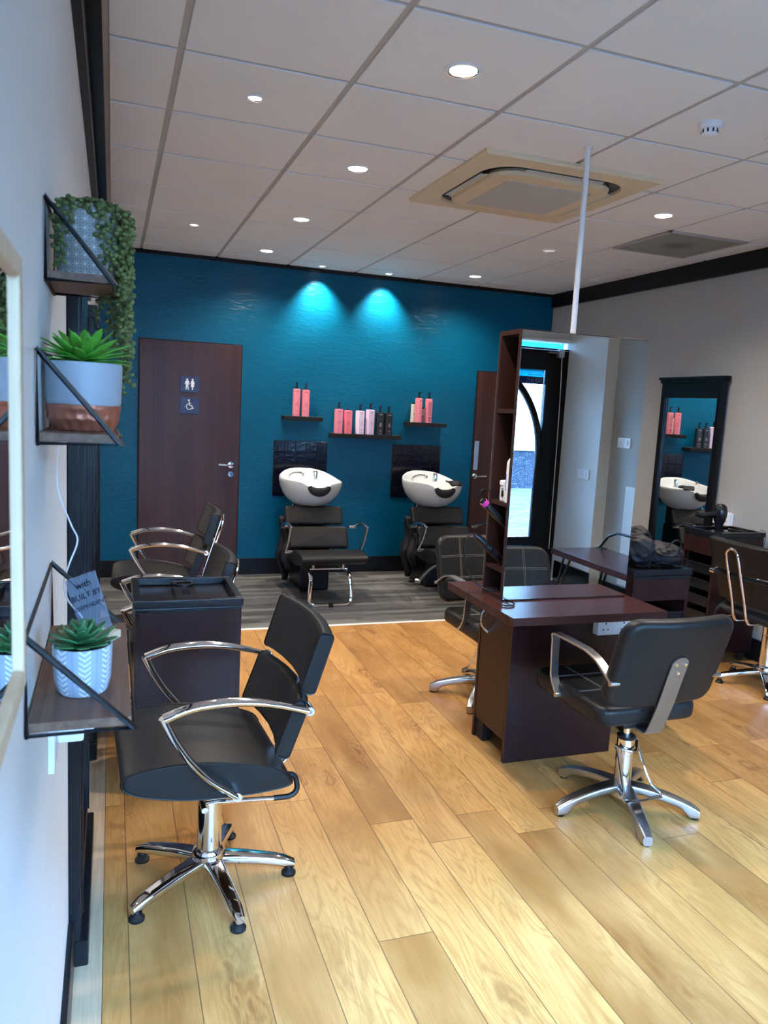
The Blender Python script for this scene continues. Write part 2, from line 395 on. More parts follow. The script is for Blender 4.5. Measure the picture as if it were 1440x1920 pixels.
# doors in the back wall
def back_door(idx, x0, x1, ztop, hx, plate=False, lock=True):
    r = bpy.data.objects.new('door_%d' % idx, None); C.objects.link(r); r['kind'] = 'structure'; r.location = ((x0+x1)/2, YB, 0)
    L = lambda x: x-(x0+x1)/2
    b = B().m('black_matt'); b.box(L(x0-.012), L(x1+.012), -.006, .001, 0, ztop+.012); b.build('door_gap', r)
    b = B().m('door'); b.box(L(x0), L(x1), -.022, -.004, .008, ztop, .002); b.build('door_leaf', r)
    b = B().m('chrome'); s = 1 if hx < (x0+x1)/2 else -1
    z = .972 if lock else .922
    b.lathe([(.026, 0), (.026, .008), (.012, .01), (.01, .045)], (L(hx), -.022, z), 16, 'y', Matrix.Identity(4)); 
    o = b.build('handle_rose', r); 
    for v in o.data.vertices: v.co.y = -.022-(v.co.y+.022)
    b = B().m('chrome'); b.tube([(L(hx), -.05, z), (L(hx)+s*.02, -.066, z), (L(hx)+s*.11, -.066, z+.004)], .009, 10, 4); b.build('door_handle', r)
    if lock:
        b = B().m('chrome'); b.lathe([(.024, -.03), (.024, -.02)], (L(hx), 0, .893), 16, 'y'); b.m('black_matt'); b.lathe([(.006, -.032), (.006, -.029)], (L(hx), 0, .893), 8, 'y'); b.build('lock_escutcheon', r)
    if plate:
        b = B().m('steel'); b.box(L(3.285), L(3.33), -.026, -.021, .98, 1.26, .002); b.build('push_plate', r)
    return r
back_door(1, .21, 1.035, 1.987, .97)
back_door(2, 3.28, 4.0, 1.915, 3.30, True, False)

# signs on the toilet door
def sign(z0, z1, kind, label):
    r = thing('door_sign', label, 'sign', (.612, YB-.024, (z0+z1)/2), 0)
    h = (z1-z0)/2
    b = B().m('sign_blue'); b.box(-.077, .077, -.006, .001, -h, h, .003); b.build('sign_plate', r)
    b = B().m('print_white')
    def disc(x, z, rr, y=-.0075): b.lathe([(rr, -.0015), (rr, .001)], (x, y, z), 14, 'y')
    def poly(pts):
        b.loft([[Vector((x, y, z)) for x, z in pts] for y in (-.0085, -.006)])
    if kind == 'people':
        for cx, fem in ((-.022, 0), (.022, 1)):
            disc(cx, .04, .008)
            if not fem:
                poly([(cx-.013, .030), (cx+.013, .030), (cx+.02, .0), (cx+.015, -.001), (cx+.010, .016), (cx+.009, -.005), (cx+.013, -.045), (cx+.007, -.045), (cx, -.008), (cx-.007, -.045), (cx-.013, -.045), (cx-.009, -.005), (cx-.010, .016), (cx-.015, -.001), (cx-.02, 0)])
            else:
                poly([(cx-.010, .030), (cx+.010, .030), (cx+.018, .002), (cx+.013, .001), (cx+.008, .016), (cx+.014, -.018), (cx+.005, -.02), (cx+.004, -.045), (cx-.004, -.045), (cx-.005, -.02), (cx-.014, -.018), (cx-.008, .016), (cx-.013, .001), (cx-.018, .002)])
    else:
        disc(-.005, .045, .008)
        b.tube([(-.004, -.0075, .034), (-.003, -.0075, .004), (.018, -.0075, .002), (.026, -.0075, -.022), (.036, -.0075, -.020)], .0035, 6)
        b.tube([(-.004, -.0075, .02), (.014, -.0075, .02)], .003, 6)
        b.tube([(-.002+.024*math.cos(a), -.0075, -.008+.024*math.sin(a)) for a in [math.radians(q) for q in range(110, 345, 15)]], .003, 6)
    b.build('pictogram', r)
sign(1.577, 1.704, 'people', 'navy toilet sign with white man and woman pictogram, upper one on the brown door')
sign(1.397, 1.531, 'wheel', 'navy sign with white wheelchair pictogram, lower one on the brown door')

# ================================================================= SHOPFRONT (seen in the station mirror)
def shopfront():
    # windows
    b = B().m('black_gloss'); b.box(WL, 1.93, YF-.06, YF, 0, .42, .004); b.box(WL, 3.925, YF-.06, YF, 2.125, 2.14, .003)
    for x in (WL, .9, 1.90): b.box(x, x+.07, YF-.06, YF, .42, 2.125, .003)
    o = b.build('window_1'); o['kind'] = 'structure'
    g = B().m('glass'); g.box(WL+.07, .9, YF-.035, YF-.03, .42, 2.125); g.box(.97, 1.9, YF-.035, YF-.03, .42, 2.125); g.box(WL+.001, 3.92, YF-.035, YF-.03, 2.14, 2.195); g.build('pane', o)
    w_ = B().m('white_wall'); w_.box(WL, 3.05, YF-.11, YF-.02, 2.195, H); struct(w_, 'wall_front_left')
    # blind cassette above the door
    k = B().m('pipe_white'); k.box(2.0, 3.92, YF-.019, YF+.03, 2.195, 2.225, .01); k.build('blind_cassette', o)
    # arched double door
    for i, (x0, x1, g0, g1) in enumerate(((1.97, 2.86, 2.10, 2.78), (2.862, 3.925, 2.96, 3.705))):
        d = bpy.data.objects.new('door_%d' % (i+3), None); C.objects.link(d); d['kind'] = 'structure'; d.location = (x0, YF, 0)
        b = B().m('black_gloss'); T = lambda x: x-x0
        b.box(T(x0), T(g0), -.05, 0, 0.01, 2.122, .003); b.box(T(g1), T(x1), -.05, 0, .01, 2.122, .003)
        b.box(T(g0)-.001, T(g1)+.001, -.05, 0, .01, .415, .003); b.box(T(g0)-.001, T(g1)+.001, -.05, 0, 1.945, 2.122, .003)
        cx, R = 2.864, .83
        arc = []
        for k in range(25):
            a = PI/2*k/24; x = cx+(1 if i else -1)*R*math.cos(a); z = 1.2+.84*math.sin(a)
            if g0-.02 <= x <= g1+.02: arc.append((T(x), -.02, z))
        if i: arc = [(arc[0][0], -.02, .41)]+arc
        if len(arc) > 2: b.strip(arc, (0, 1, 0), .05, .055)
        # raised mouldings on the stile
        b.box(T(g1)+.13, T(g1)+.138, -.001, .006, .05, 2.12); b.box(T(g1)+.004, T(g1)+.018, -.001, .008, .42, 1.94, .002)
        b.build('door_frame', d)
        g = B().m('glass'); g.box(T(g0), T(g1), -.028, -.024, .41, 1.95); g.build('pane', d)
        if i == 1:
            k = B().m('steel'); k.box(T(3.79), T(3.85), 0, .05, 2.06, 2.13, .006); k.box(T(3.70), T(3.79), .01, .03, 2.095, 2.105, .002); k.build('door_closer', d)
            c = B().m('cable_white'); c.tube([(T(3.83), .02, 2.17), (T(3.87), .02, 2.2), (T(3.905), .02, 2.22)], .003, 6, 5); c.tube([(T(3.845), .01, 2.1), (T(3.86), .008, 1.8), (T(3.87), .008, 1.2), (T(3.875), .008, .3)], .004, 6, 5); c.build('door_cable', d)
shopfront()
def text_mesh(txt, size, mk, name, parent=None, M4=None, extrude=.0008):
    cu = bpy.data.curves.new(name, 'FONT'); cu.body = txt; cu.size = size; cu.extrude = extrude; cu.align_x = 'CENTER'; cu.align_y = 'CENTER'
    to = bpy.data.objects.new(name+'_tmp', cu); C.objects.link(to)
    me = bpy.data.meshes.new_from_object(to.evaluated_get(bpy.context.evaluated_depsgraph_get()))
    bpy.data.objects.remove(to)
    me.materials.clear(); me.materials.append(M[mk] if isinstance(mk, str) else mk)
    if M4: me.transform(M4)
    o = bpy.data.objects.new(name, me); C.objects.link(o)
    if parent: o.parent = parent
    return o
# sticker on the door glass, read from the street side
st = thing('door_glass_sticker', 'turquoise strip sticker lettered NHBF at the top of the arched door glass', 'sticker', (3.58, YF-.031, 1.86))
def film(name, c):
    m = bpy.data.materials.new(name); m.use_nodes = True; t = m.node_tree; t.nodes.clear()
    o = t.nodes.new('ShaderNodeOutputMaterial'); a = t.nodes.new('ShaderNodeBsdfTranslucent'); d = t.nodes.new('ShaderNodeBsdfDiffuse'); x = t.nodes.new('ShaderNodeMixShader')
    a.inputs[0].default_value = (*c, 1); d.inputs[0].default_value = (*c, 1); x.inputs[0].default_value = .5
    t.links.new(a.outputs[0], x.inputs[1]); t.links.new(d.outputs[0], x.inputs[2]); t.links.new(x.outputs[0], o.inputs[0]); return m
M['cyan'] = film('turquoise_film', (.01, .22, .26)); M['navy_film'] = film('navy_film', (.010, .016, .035)); M['white_film'] = film('white_film', (.7, .7, .7))
b = B().m('cyan'); b.box(-.55, .12, -.002, 0, .02, .085); b.m('navy_film'); b.box(-.55, .12, -.002, 0, -.045, .02); b.build('sticker_band', st)
RX = Matrix.Rotation(PI/2, 4, 'X')
text_mesh('NHBF', .055, 'white_film', 'lettering', st, Matrix.Translation((.03, -.001, -.012)) @ RX, .003)
b = B().m('white_film'); b.tube([(-.05, -.001, -.035), (-.05, -.001, .04), (.10, -.001, .04), (.10, -.001, -.035)], .0025, 5, 0, closed=False); b.build('sticker_border', st)

# street outside
b = B(); pv = mat('street_paving', (.03, .03, .033), .9, spec=.0); t = NT(pv); (X, Y, Z), v = t.xyz()
br = t.n('ShaderNodeTexBrick'); t.l(v, br.inputs['Vector']); br.inputs['Scale'].default_value = 2.2
br.inputs['Color1'].default_value = (.009, .0095, .0105, 1); br.inputs['Color2'].default_value = (.014, .0145, .015, 1); br.inputs['Mortar'].default_value = (.004, .004, .005, 1); br.inputs['Mortar Size'].default_value = .012
t.col(br.outputs[0]); b.m(pv); b.box(-14, 26, -9.0, YF-.1, -.14, -.06); o = struct(b, 'street_floor')
def opposite():
    bd = thing('shop_building', 'cream shop building across the street with granite plinth, seen through the door glass', 'building', (6, -9.0, -.06))
    M['render'] = mat('cream_render', (.10, .095, .085), .8); M['granite'] = mat('dark_granite', (.07, .08, .10), .9, spec=.0)
    t = NT(M['granite']); _, v = t.xyz(); n = t.noise(v, 60, 2); t.col(t.ramp(n, [(.6, (.002, .0025, .0035)), (.68, (.02, .022, .025))]))
    b = B().m('render'); b.box(-18, 18, -2, 0, .9, 8); b.build('facade', bd)
    b = B().m('granite'); b.box(-18, 18, -1.9, .03, 0, .82); b.m('render'); b.box(-18, 18, -1.9, .08, .82, .9); b.build('plinth', bd)
    M['shop_glass'] = mat('shop_window_glass', (.004, .006, .009), .9, spec=.0)
    for k in range(4):
        x = -9+k*4.2
        b = B().m('shop_glass'); b.box(x, x+1.3, -.05, .02, 1.0, 2.6); b.m('black_matt'); b.box(x-.06, x, -.04, .05, .95, 2.65); b.box(x+1.3, x+1.36, -.04, .05, .95, 2.65); b.build('window', bd)
    M['fascia'] = mat('teal_fascia', (.001, .010, .012), .9, spec=0); b = B().m('fascia'); b.box(-18, 18, -.02, .1, 2.8, 3.3); b.build('fascia', bd)
opposite()
# door mat
b = B(); mm = mat('speckled_blue_mat', (.02, .03, .07), .9); t = NT(mm); _, v = t.xyz(); n = t.noise(v, 260, 2); t.col(t.ramp(n, [(.5, (.015, .025, .06)), (.64, (.12, .15, .24))]))
b.m(mm); b.box(2.2, 3.88, -.44, .36, 0.0005, .010, .003); tag(b.build('door_mat'), 'speckled dark blue mat on the floor inside the arched door, seen in the mirror', 'mat')

# bench by the right wall (seen in the mirror)
def bench():
    t = thing('bench', 'dark wood bench with black metal rail under the white wall, seen in the mirror', 'bench', (3.56, .95, 0))
    b = B().m('mahog_top'); b.box(-.24, .24, -.52, .65, .445, .492, .003); b.build('bench_top', t)
    for y in (-.40, .50):
        for sx in (-1, 1):
            b = B().m('wire'); b.tube([(sx*.19, y, .445), (sx*.19+sx*.02, y-.1, .0)], .009, 8); b.tube([(sx*.19, y+.09, .445), (sx*.19+sx*.02, y-.1, .0)], .009, 8); b.build('leg', t)
    b = B().m('wire'); b.tube([(.20, -.50, .492), (.22, -.42, .60), (.24, -.33, .64), (.24, .52, .64), (.22, .6, .60), (.2, .64, .492)], .011, 8, 0)
    b.box(.17, .23, -.51, -.44, .492, .497); b.build('rail', t)
bench()
def switch_plate(name, label, x, y, z, w=.17, h=.085, kind='blank', face=-1):
    # plate on a wall of constant x; face: direction of its front
    t = thing(name, label, 'switch' if kind != 'socket' else 'socket', (x, y, z))
    b = B().m('plastic_white')
    x0, x1 = (0, .012) if face > 0 else (-.012, 0)
    b.box(x0, x1, -w/2, -.001, -h/2, h/2, .003); b.box(x0, x1, .001, w/2, -h/2, h/2, .003); b.build('plate', t)
    s = face*.012
    for yy in (-w/4, w/4): b = B().m('plastic_white'); b.box(min(s, s*1.5), max(s, s*1.5), yy-.012, yy+.012, -.02, .02, .002); b.build('rocker', t)
    return t
switch_plate('switch_plate', 'pair of white blank plates on the lit white pilaster, seen in the mirror', 3.925, -.10, 1.045)
switch_plate('switch_plate', 'pair of white switch plates higher on the wall by the bench, seen in the mirror', WR, .28, 1.345)
b = B().m('white_wall'); b.box(WR-.012, WR-.001, .36, .95, .16, .99, .002); tag(b.build('wall_panel'), 'pale access panel low on the wall behind the bench, seen in the mirror', 'panel')

# ================================================================= CEILING FITTINGS
DL = [(1.129, 2.596, 'nearest'), (1.136, 3.836, ''), (1.132, 5.034, ''), (1.130, 6.21, ''), (2.941, 3.806, ''), (2.953, 6.261, '')]
dl_labels = ['large round lit downlight, nearest to the camera and biggest in the ceiling', 'large lit downlight second from the camera, left of the air conditioner',
 'lit downlight third in the left row, above the brown door side', 'lit downlight fourth in the left row, closest to the teal wall', 'lit downlight right of the white pole, beside the grey vent',
 'lit downlight nearest the right corner by the teal wall']
def spot(parent, loc, e, ang, blend, col=(1, .89, .77), size=.04, tgt=None):
    l = bpy.data.lights.new('lamp_light', 'SPOT'); l.energy = e; l.spot_size = ang; l.spot_blend = blend; l.color = col; l.shadow_soft_size = size
    o = bpy.data.objects.new('lamp_light', l); C.objects.link(o); o.parent = parent; o.location = loc
    if tgt: o.rotation_euler = Vector(tgt).to_track_quat('-Z', 'Y').to_euler()
    return o
def downlight(x, y, r, label, glow='lamp_glow', e=DOWN_E, ang=2.5, aim=None, group=None):
    t = thing('ceiling_downlight', label, 'ceiling light', (x, y, H), 0, group)
    b = B().m('plastic_white'); b.lathe([(r, .0), (r, -.004), (r*.93, -.007), (r*.80, -.006), (r*.78, -.001), (r*.78, .0)], n=32); b.build('trim_ring', t)
    b = B().m('chrome'); b.lathe([(r*.78, -.0055), (r*.70, -.003), (r*.60, -.002)], n=32, cap=False); b.build('reflector', t)
    b = B().m(glow); b.lathe([(r*.70, -.0031), (r*.4, -.0045), (.001, -.005)], n=24); b.build('bulb', t)
    if e: spot(t, (0, 0, -.02), e, ang, 1., tgt=aim or (0, 0, -1), size=r*.6)
    return t
for i, (x, y, _) in enumerate(DL): downlight(x, y, .068, dl_labels[i])
downlight(2.917, 4.99, .062, 'unlit recessed downlight with faceted reflector behind the white pole', 'lamp_dim', 0)
for x, y, lb in ((.514, 3.173, 'small lit spotlight in the ceiling over the left chairs, nearer one'), (.519, 5.59, 'small lit spotlight in the ceiling in front of the brown door')):
    downlight(x, y, .036, lb, 'lamp_glow', SPOT_E*.35, 1.6)
for x, y, lb in ((1.68, 6.60, 'small spotlight at the teal wall above the left basin, casting a cyan pool'), (2.28, 6.60, 'small spotlight at the teal wall above the bottle shelves, casting a cyan pool')):
    downlight(x, y, .036, lb, 'lamp_glow', SPOT_E, 1.5, (0, .30, -1))
# extra lamps of the same rows that stand outside the picture
for x, y, lb in ((2.94, 2.58, 'lit downlight just outside the right picture edge, over the stitched chair'),):
    downlight(x, y, .068, lb)

def aircon():
    t = thing('air_conditioner', 'yellowed square cassette air conditioner in the ceiling with grey filter grille', 'air conditioner', (2.025, 3.73, H))
    M['yellowed'] = mat('yellowed_plastic', (.74, .60, .40), .45); M['ac_grey'] = mat('grey_filter', (.36, .37, .36), .7)
    n = NT(M['ac_grey']); _, v = n.xyz(); q = n.noise(n.vmul(v, (220, 220, 1)), 1, 2); n.col(n.ramp(q, [(.35, (.42, .43, .40)), (.65, (.60, .61, .57))]))
    b = B().m('yellowed'); hs = .475
    out = rrect(2*hs, 2*hs, .015); mid = rrect(2*hs-.19, 2*hs-.19, .16, 8)
    # flat outer panel with rounded inner opening: outer ring resampled to the inner ring's count
    n_ = len(mid)
    def outer(i):
        a = math.atan2(mid[i][1], mid[i][0]); c, s = math.cos(a), math.sin(a); k = hs/max(abs(c), abs(s)); return (c*k, s*k)
    rings = [[(outer(i)[0], outer(i)[1], 0) for i in range(n_)], [(outer(i)[0], outer(i)[1], -.012) for i in range(n_)],
             [(outer(i)[0]*.985, outer(i)[1]*.985, -.022) for i in range(n_)], [(x, y, -.026) for x, y in mid], [(x*.985, y*.985, -.004) for x, y in mid]]
    b.loft([[Vector(p) for p in r] for r in rings], False); b.build('outer_panel', t)
    b = B().m('plastic_black'); b.loft([[Vector((x*.99, y*.99, z)) for x, y in mid] for z in (-.012, -.005)]); b.build('air_slot', t)
    b = B().m('yellowed'); inn = rrect(2*hs-.29, 2*hs-.29, .13, 8)
    b.loft([[Vector((x*.97, y*.97, -.010)) for x, y in inn], [Vector((x, y, -.026)) for x, y in inn], [Vector((x*.985, y*.985, -.042)) for x, y in inn], [Vector((x*.90, y*.90, -.048)) for x, y in inn]]); b.build('centre_panel', t)
    b = B().m('ac_grey'); b.box(-.235, .235, -.235, .235, -.0525, -.047, .002); b.build('filter_grille', t)
    for k in range(4):
        R = Matrix.Rotation(PI/2*k, 4, 'Z')
        b = B().m('ac_grey'); b.box(-.21, .21, .345, .372, -.031, -.027, .001, M4=R); b.m('yellowed'); b.box(-.215, .215, .338, .346, -.034, -.026, .001, M4=R); b.build('louvre_flap', t)
aircon()
def vent():
    t = thing('ceiling_vent', 'grey perforated square vent panel in the ceiling with a dirty centre', 'vent', (3.514, 4.374, H))
    m = mat('perforated_vent', (.2, .2, .19), .6); n = NT(m); (X, Y, Z), v = n.xyz()
    r = n.math('SQRT', n.math('ADD', n.math('MULTIPLY', X, X), n.math('MULTIPLY', Y, Y)))
    d = n.noise(n.vmul(v, (90, 90, 1)), 1, 2); e = n.math('ADD', r, n.math('MULTIPLY', d, .05))
    n.col(n.ramp(e, [(.02, (.08, .08, .075)), (.16, (.27, .28, .25))]))
    b = B().m(m); b.box(-.285, .285, -.285, .285, -.004, .004); b.build('perforated_plate', t)
    b = B().m('grid')
    for q in range(4): b.box(-.297, .297, .283, .297, -.008, .004, .001, M4=Matrix.Rotation(PI/2*q, 4, 'Z'))
    b.build('vent_frame', t)
vent()
t = thing('smoke_detector', 'white round smoke detector on the ceiling at the right', 'smoke detector', (2.187, 2.60, H))
b = B().m('plastic_white'); b.lathe([(.046, 0), (.046, -.012), (.042, -.020), (.034, -.022)], n=28); b.build('base', t)
b = B().m('plastic_white'); b.lathe([(.032, -.02), (.030, -.040), (.020, -.046), (.001, -.047)], n=24); b.build('sensor_dome', t)
b = B().m('black_matt')
for k in range(10):
    b.box(.0295, .0325, -.003, .003, -.037, -.024, M4=Matrix.Rotation(2*PI*k/10, 4, 'Z'))
b.build('sensor_slots', t)
t = thing('ceiling_alarm', 'white ceiling alarm plate with a red centre cut by the right picture edge', 'alarm', (2.53, 2.56, H))
b = B().m('plastic_white'); b.box(-.06, .06, -.06, .06, -.022, 0, .01, 3); b.build('base', t)
M['red'] = mat('red_plastic', (.35, .008, .02), .3); b = B().m('red'); b.lathe([(.04, -.02), (.036, -.03), (.001, -.033)], n=20); b.build('beacon', t)
b = B().m('pipe_white'); b.cyl((1.935, 3.05, 1.888), (1.935, 3.05, H), .0125, 20); b.lathe([(.0125, 0), (.022, -.004), (.022, 0)], (1.935, 3.05, H-.001)); b.lathe([(.022, 0), (.022, .006), (.0125, .01)], (1.935, 3.05, 1.888))
tag(b.build('support_pole'), 'thin white round pole from the mirror unit up to the ceiling', 'pole')

# ================================================================= CHAIR WITH CHROME ARCHED ARMS
def rot2(x, y, a): return x*math.cos(a)-y*math.sin(a), x*math.sin(a)+y*math.cos(a)
def star_base(t, r, start, mk, glides, hub=.04, w0=.055, w1=.036, zt0=.10, zt1=.055, drop=.028):
    for k in range(5):
        a = start+2*PI*k/5; b = B().m(mk); rings = []
        for i in range(9):
            u = i/8; d = .02+(r-.02)*u
            zt = zt0+(zt1-zt0)*u**(1.6 if glides else 1.9); th = .032 if glides else .034
            wd = w0+(w1-w0)*u
            if i == 8: wd *= .8; zt -= .006; th -= .01
            zb = zt-th if glides or i < 7 else (.004 if i >= 7 else zt-th)
            ring = []
            for (px, pz) in rrect(wd, zt-zb, .010, 2):
                x, y = rot2(d, px, a); ring.append((x, y, (zt+zb)/2+pz))
            rings.append([Vector(p) for p in ring])
        b.loft(rings); lg = b.build('leg', t, ang=50)
        x, y = rot2(r-.018, 0, a)
        g = B().m('rubber')
        if glides: g.m('steel').lathe([(.007, .018), (.007, .034)], (x, y, 0), 10); g.m('rubber').lathe([(.024, 0), (.024, .007), (.014, .015), (.010, .019), (.016, .022)], (x, y, 0), 18)
        else: g.lathe([(.017, 0), (.018, .005)], (x, y, 0), 16)
        g.build('glide', lg)
def lens_prof(): return [(.282,.484),(.267,.503),(.208,.517),(.123,.521),(.035,.515),(-.072,.495),(-.166,.465),(-.199,.436),(-.192,.413),(-.105,.404),(.017,.404),(.121,.414),(.222,.437),(.271,.460)]
def slab(b, prof, ss, shrink, fn):
    cx = sum(p[0] for p in prof)/len(prof); cz = sum(p[1] for p in prof)/len(prof)
    rings = []
    for s_, k in zip(ss, shrink): rings.append([Vector(fn(cx+(x-cx)*k if k == 1 else x-(x-cx)*(1-k), s_, cz+(z-cz)*k)) for x, z in prof])
    b.loft(rings)
def smooth_prof(prof, k=3):
    P = [Vector((x, z, 0)) for x, z in prof]; n = len(P); out = []
    for i in range(n):
        a, b_, c, d = P[i-1], P[i], P[(i+1) % n], P[(i+2) % n]
        for j in range(k):
            t = j/k; q = .5*((2*b_)+(c-a)*t+(2*a-5*b_+4*c-d)*t*t+(3*b_-a-3*c+d)*t**3); out.append((q.x, q.y))
    return out
def salon_chair(label, group, loc, heading, start, dz=0.):
    t = thing('salon_chair', label, 'chair', loc, heading, group)
    Z = lambda z: z+dz
    prof = smooth_prof([(x, Z(z)) for x, z in lens_prof()])
    b = B().m('leather'); ss = [-.230, -.228, -.220, -.12, 0, .12, .220, .228, .230]; kk = [.93, .975, 1, 1, 1, 1, 1, .975, .93]
    slab(b, prof, ss, kk, lambda x, s, z: (x, s, z+.006*(1-(s/.23)**2))); seat = b.build('seat', t, ang=50)
    for s in (-1, 1):
        b = B().m('leather'); b.tube([(x, s*.2265, z) for x, z in prof], .0028, 5, closed=True); b.build('piping', seat)
    def backpad(name, f0, z0, f1, z1, th):
        b = B().m('leather'); L = math.hypot(f1-f0, z1-z0); dx, dz_ = (f1-f0)/L, (z1-z0)/L
        pr = [((f0+f1)/2+dx*v+dz_*u, (z0+z1)/2+dz_*v-dx*u) for u, v in rrect(th, L, .014, 3)]
        ss = [-.236, -.234, -.226, -.17, -.10, 0, .10, .17, .226, .234, .236]; kk = [.90, .96, 1, 1, 1, 1, 1, 1, 1, .96, .90]
        slab(b, pr, ss, kk, lambda x, s, z: (x+.034*(s/.236)**2, s, Z(z))); o = b.build(name, t, ang=50)
        for s in (-1, 1):
            c = B().m('leather'); c.tube([(x+.032, s*.2315, Z(z)) for x, z in pr], .0026, 5, closed=True); c.build('piping', o)
    backpad('backrest_upper', -.268, .695, -.325, .875, .045)
    backpad('backrest_lower', -.196, .505, -.258, .675, .045)
    for s in (-1, 1):
        y = s*.266
        b = B().m('chrome')
        up = catmull([(-.232, y, Z(.657)), (-.12, y, Z(.690)), (-.03, y, Z(.704)), (.05, y, Z(.705)), (.114, y, Z(.697)), (.176, y, Z(.676))], 5)
        b.tube(up, lambda u: .0095+.0045*min(1, u*1.8), 12, flat=1.25)
        lo = catmull([(.178, y, Z(.680)), (.160, y, Z(.640)), (.136, y, Z(.595)), (.100, y, Z(.541)), (.046, y, Z(.480)), (-.029, y, Z(.423))], 5)
        b.tube(lo, lambda u: .0125-.0035*u, 12, flat=1.2)
        arm = b.build('arm', t)
        for px, pz in ((-.236, .656), (-.030, .421)):
            c = B().m('chrome'); c.lathe([(.013, -.006), (.015, -.004), (.015, .034), (.010, .036)], (px, 0, Z(pz)), 16, 'y', Matrix.Translation((0, y-(.0 if s < 0 else 0), 0)) @ Matrix.Diagonal((1, -s, 1, 1)))
            c.m('steel').lathe([(.006, -.008), (.006, -.005)], (px, 0, Z(pz)), 8, 'y', Matrix.Translation((0, y, 0)) @ Matrix.Diagonal((1, -s, 1, 1))); c.build('arm_boss', arm)
    b = B().m('chrome')   # loop tube behind the back
    path = []
    for s in (-1, 1):
        seg = [(-.10, s*.05, Z(.402)), (-.205, s*.05, Z(.400)), (-.235, s*.05, Z(.425)), (-.262, s*.048, Z(.52)), (-.305, s*.047, Z(.66)), (-.345, s*.045, Z(.79)), (-.352, s*.032, Z(.825))]
        path += seg if s < 0 else [(-.356, 0, Z(.84))]+seg[::-1]
    b.tube(path, .0085, 10, 4); b.build('back_loop', t)
    b = B().m('chrome'); b.lathe([(.030, .06), (.052, .082), (.053, .105), (.048, .120), (.040, .128), (.0375, .30), (.037, .31)], n=32); b.lathe([(.037, .312), (.0375, .314), (.037, Z(.39)), (.03, Z(.395))], n=32); b.build('column', t)
    b = B().m('black_matt'); b.box(-.13, .13, -.11, .11, Z(.392), Z(.410), .004); b.m('steel'); b.box(-.03, .05, .09, .15, Z(.375), Z(.405), .003); b.build('seat_plate', t)
    b = B().m('chrome'); b.tube([(.055, .20, Z(.376)), (.035, .215, Z(.388)), (-.04, .218, Z(.385)), (-.155, .218, Z(.375))], .006, 8, 4)
    b.tube([(.055, .10, Z(.378)), (.055, .235, Z(.376))], .009, 10); lv = b.build('pump_lever', t)
    b = B().m('rubber'); b.tube([(-.15, .218, Z(.3755)), (-.20, .216, Z(.374)), (-.222, .212, Z(.392)), (-.215, .205, Z(.43)), (-.19, .20, Z(.437))], .0085, 8, 4); b.build('lever_grip', lv)
    star_base(t, .278, start, 'chrome', True, w0=.060, w1=.038)
    return t
G1 = 'arched arm salon chairs'
def hd(deg_world, heading): return math.radians(deg_world)-heading
h1 = PI+.05
ch = salon_chair('black salon chair with chrome arched arms, nearest on the left by the potted plants', G1, (.297, 2.337, 0), h1, hd(-5, h1))
salon_chair('black arched-arm salon chair just behind the trolley on the left, cushion partly hidden', G1, (.226, 3.73, 0), PI+.0, .2, -.075)
salon_chair('black arched-arm salon chair farthest on the left, in front of the brown door', G1, (.285, 4.72, 0), PI-.03, .4)
salon_chair('black salon chair with chrome loop on its back, cut by the right picture edge', G1, (3.705, 3.44, 0), .0, hd(158, 0))
salon_chair('black arched-arm salon chair facing the black framed mirror, mostly hidden behind the coat', G1, (3.46, 4.68, 0), 0., .3)

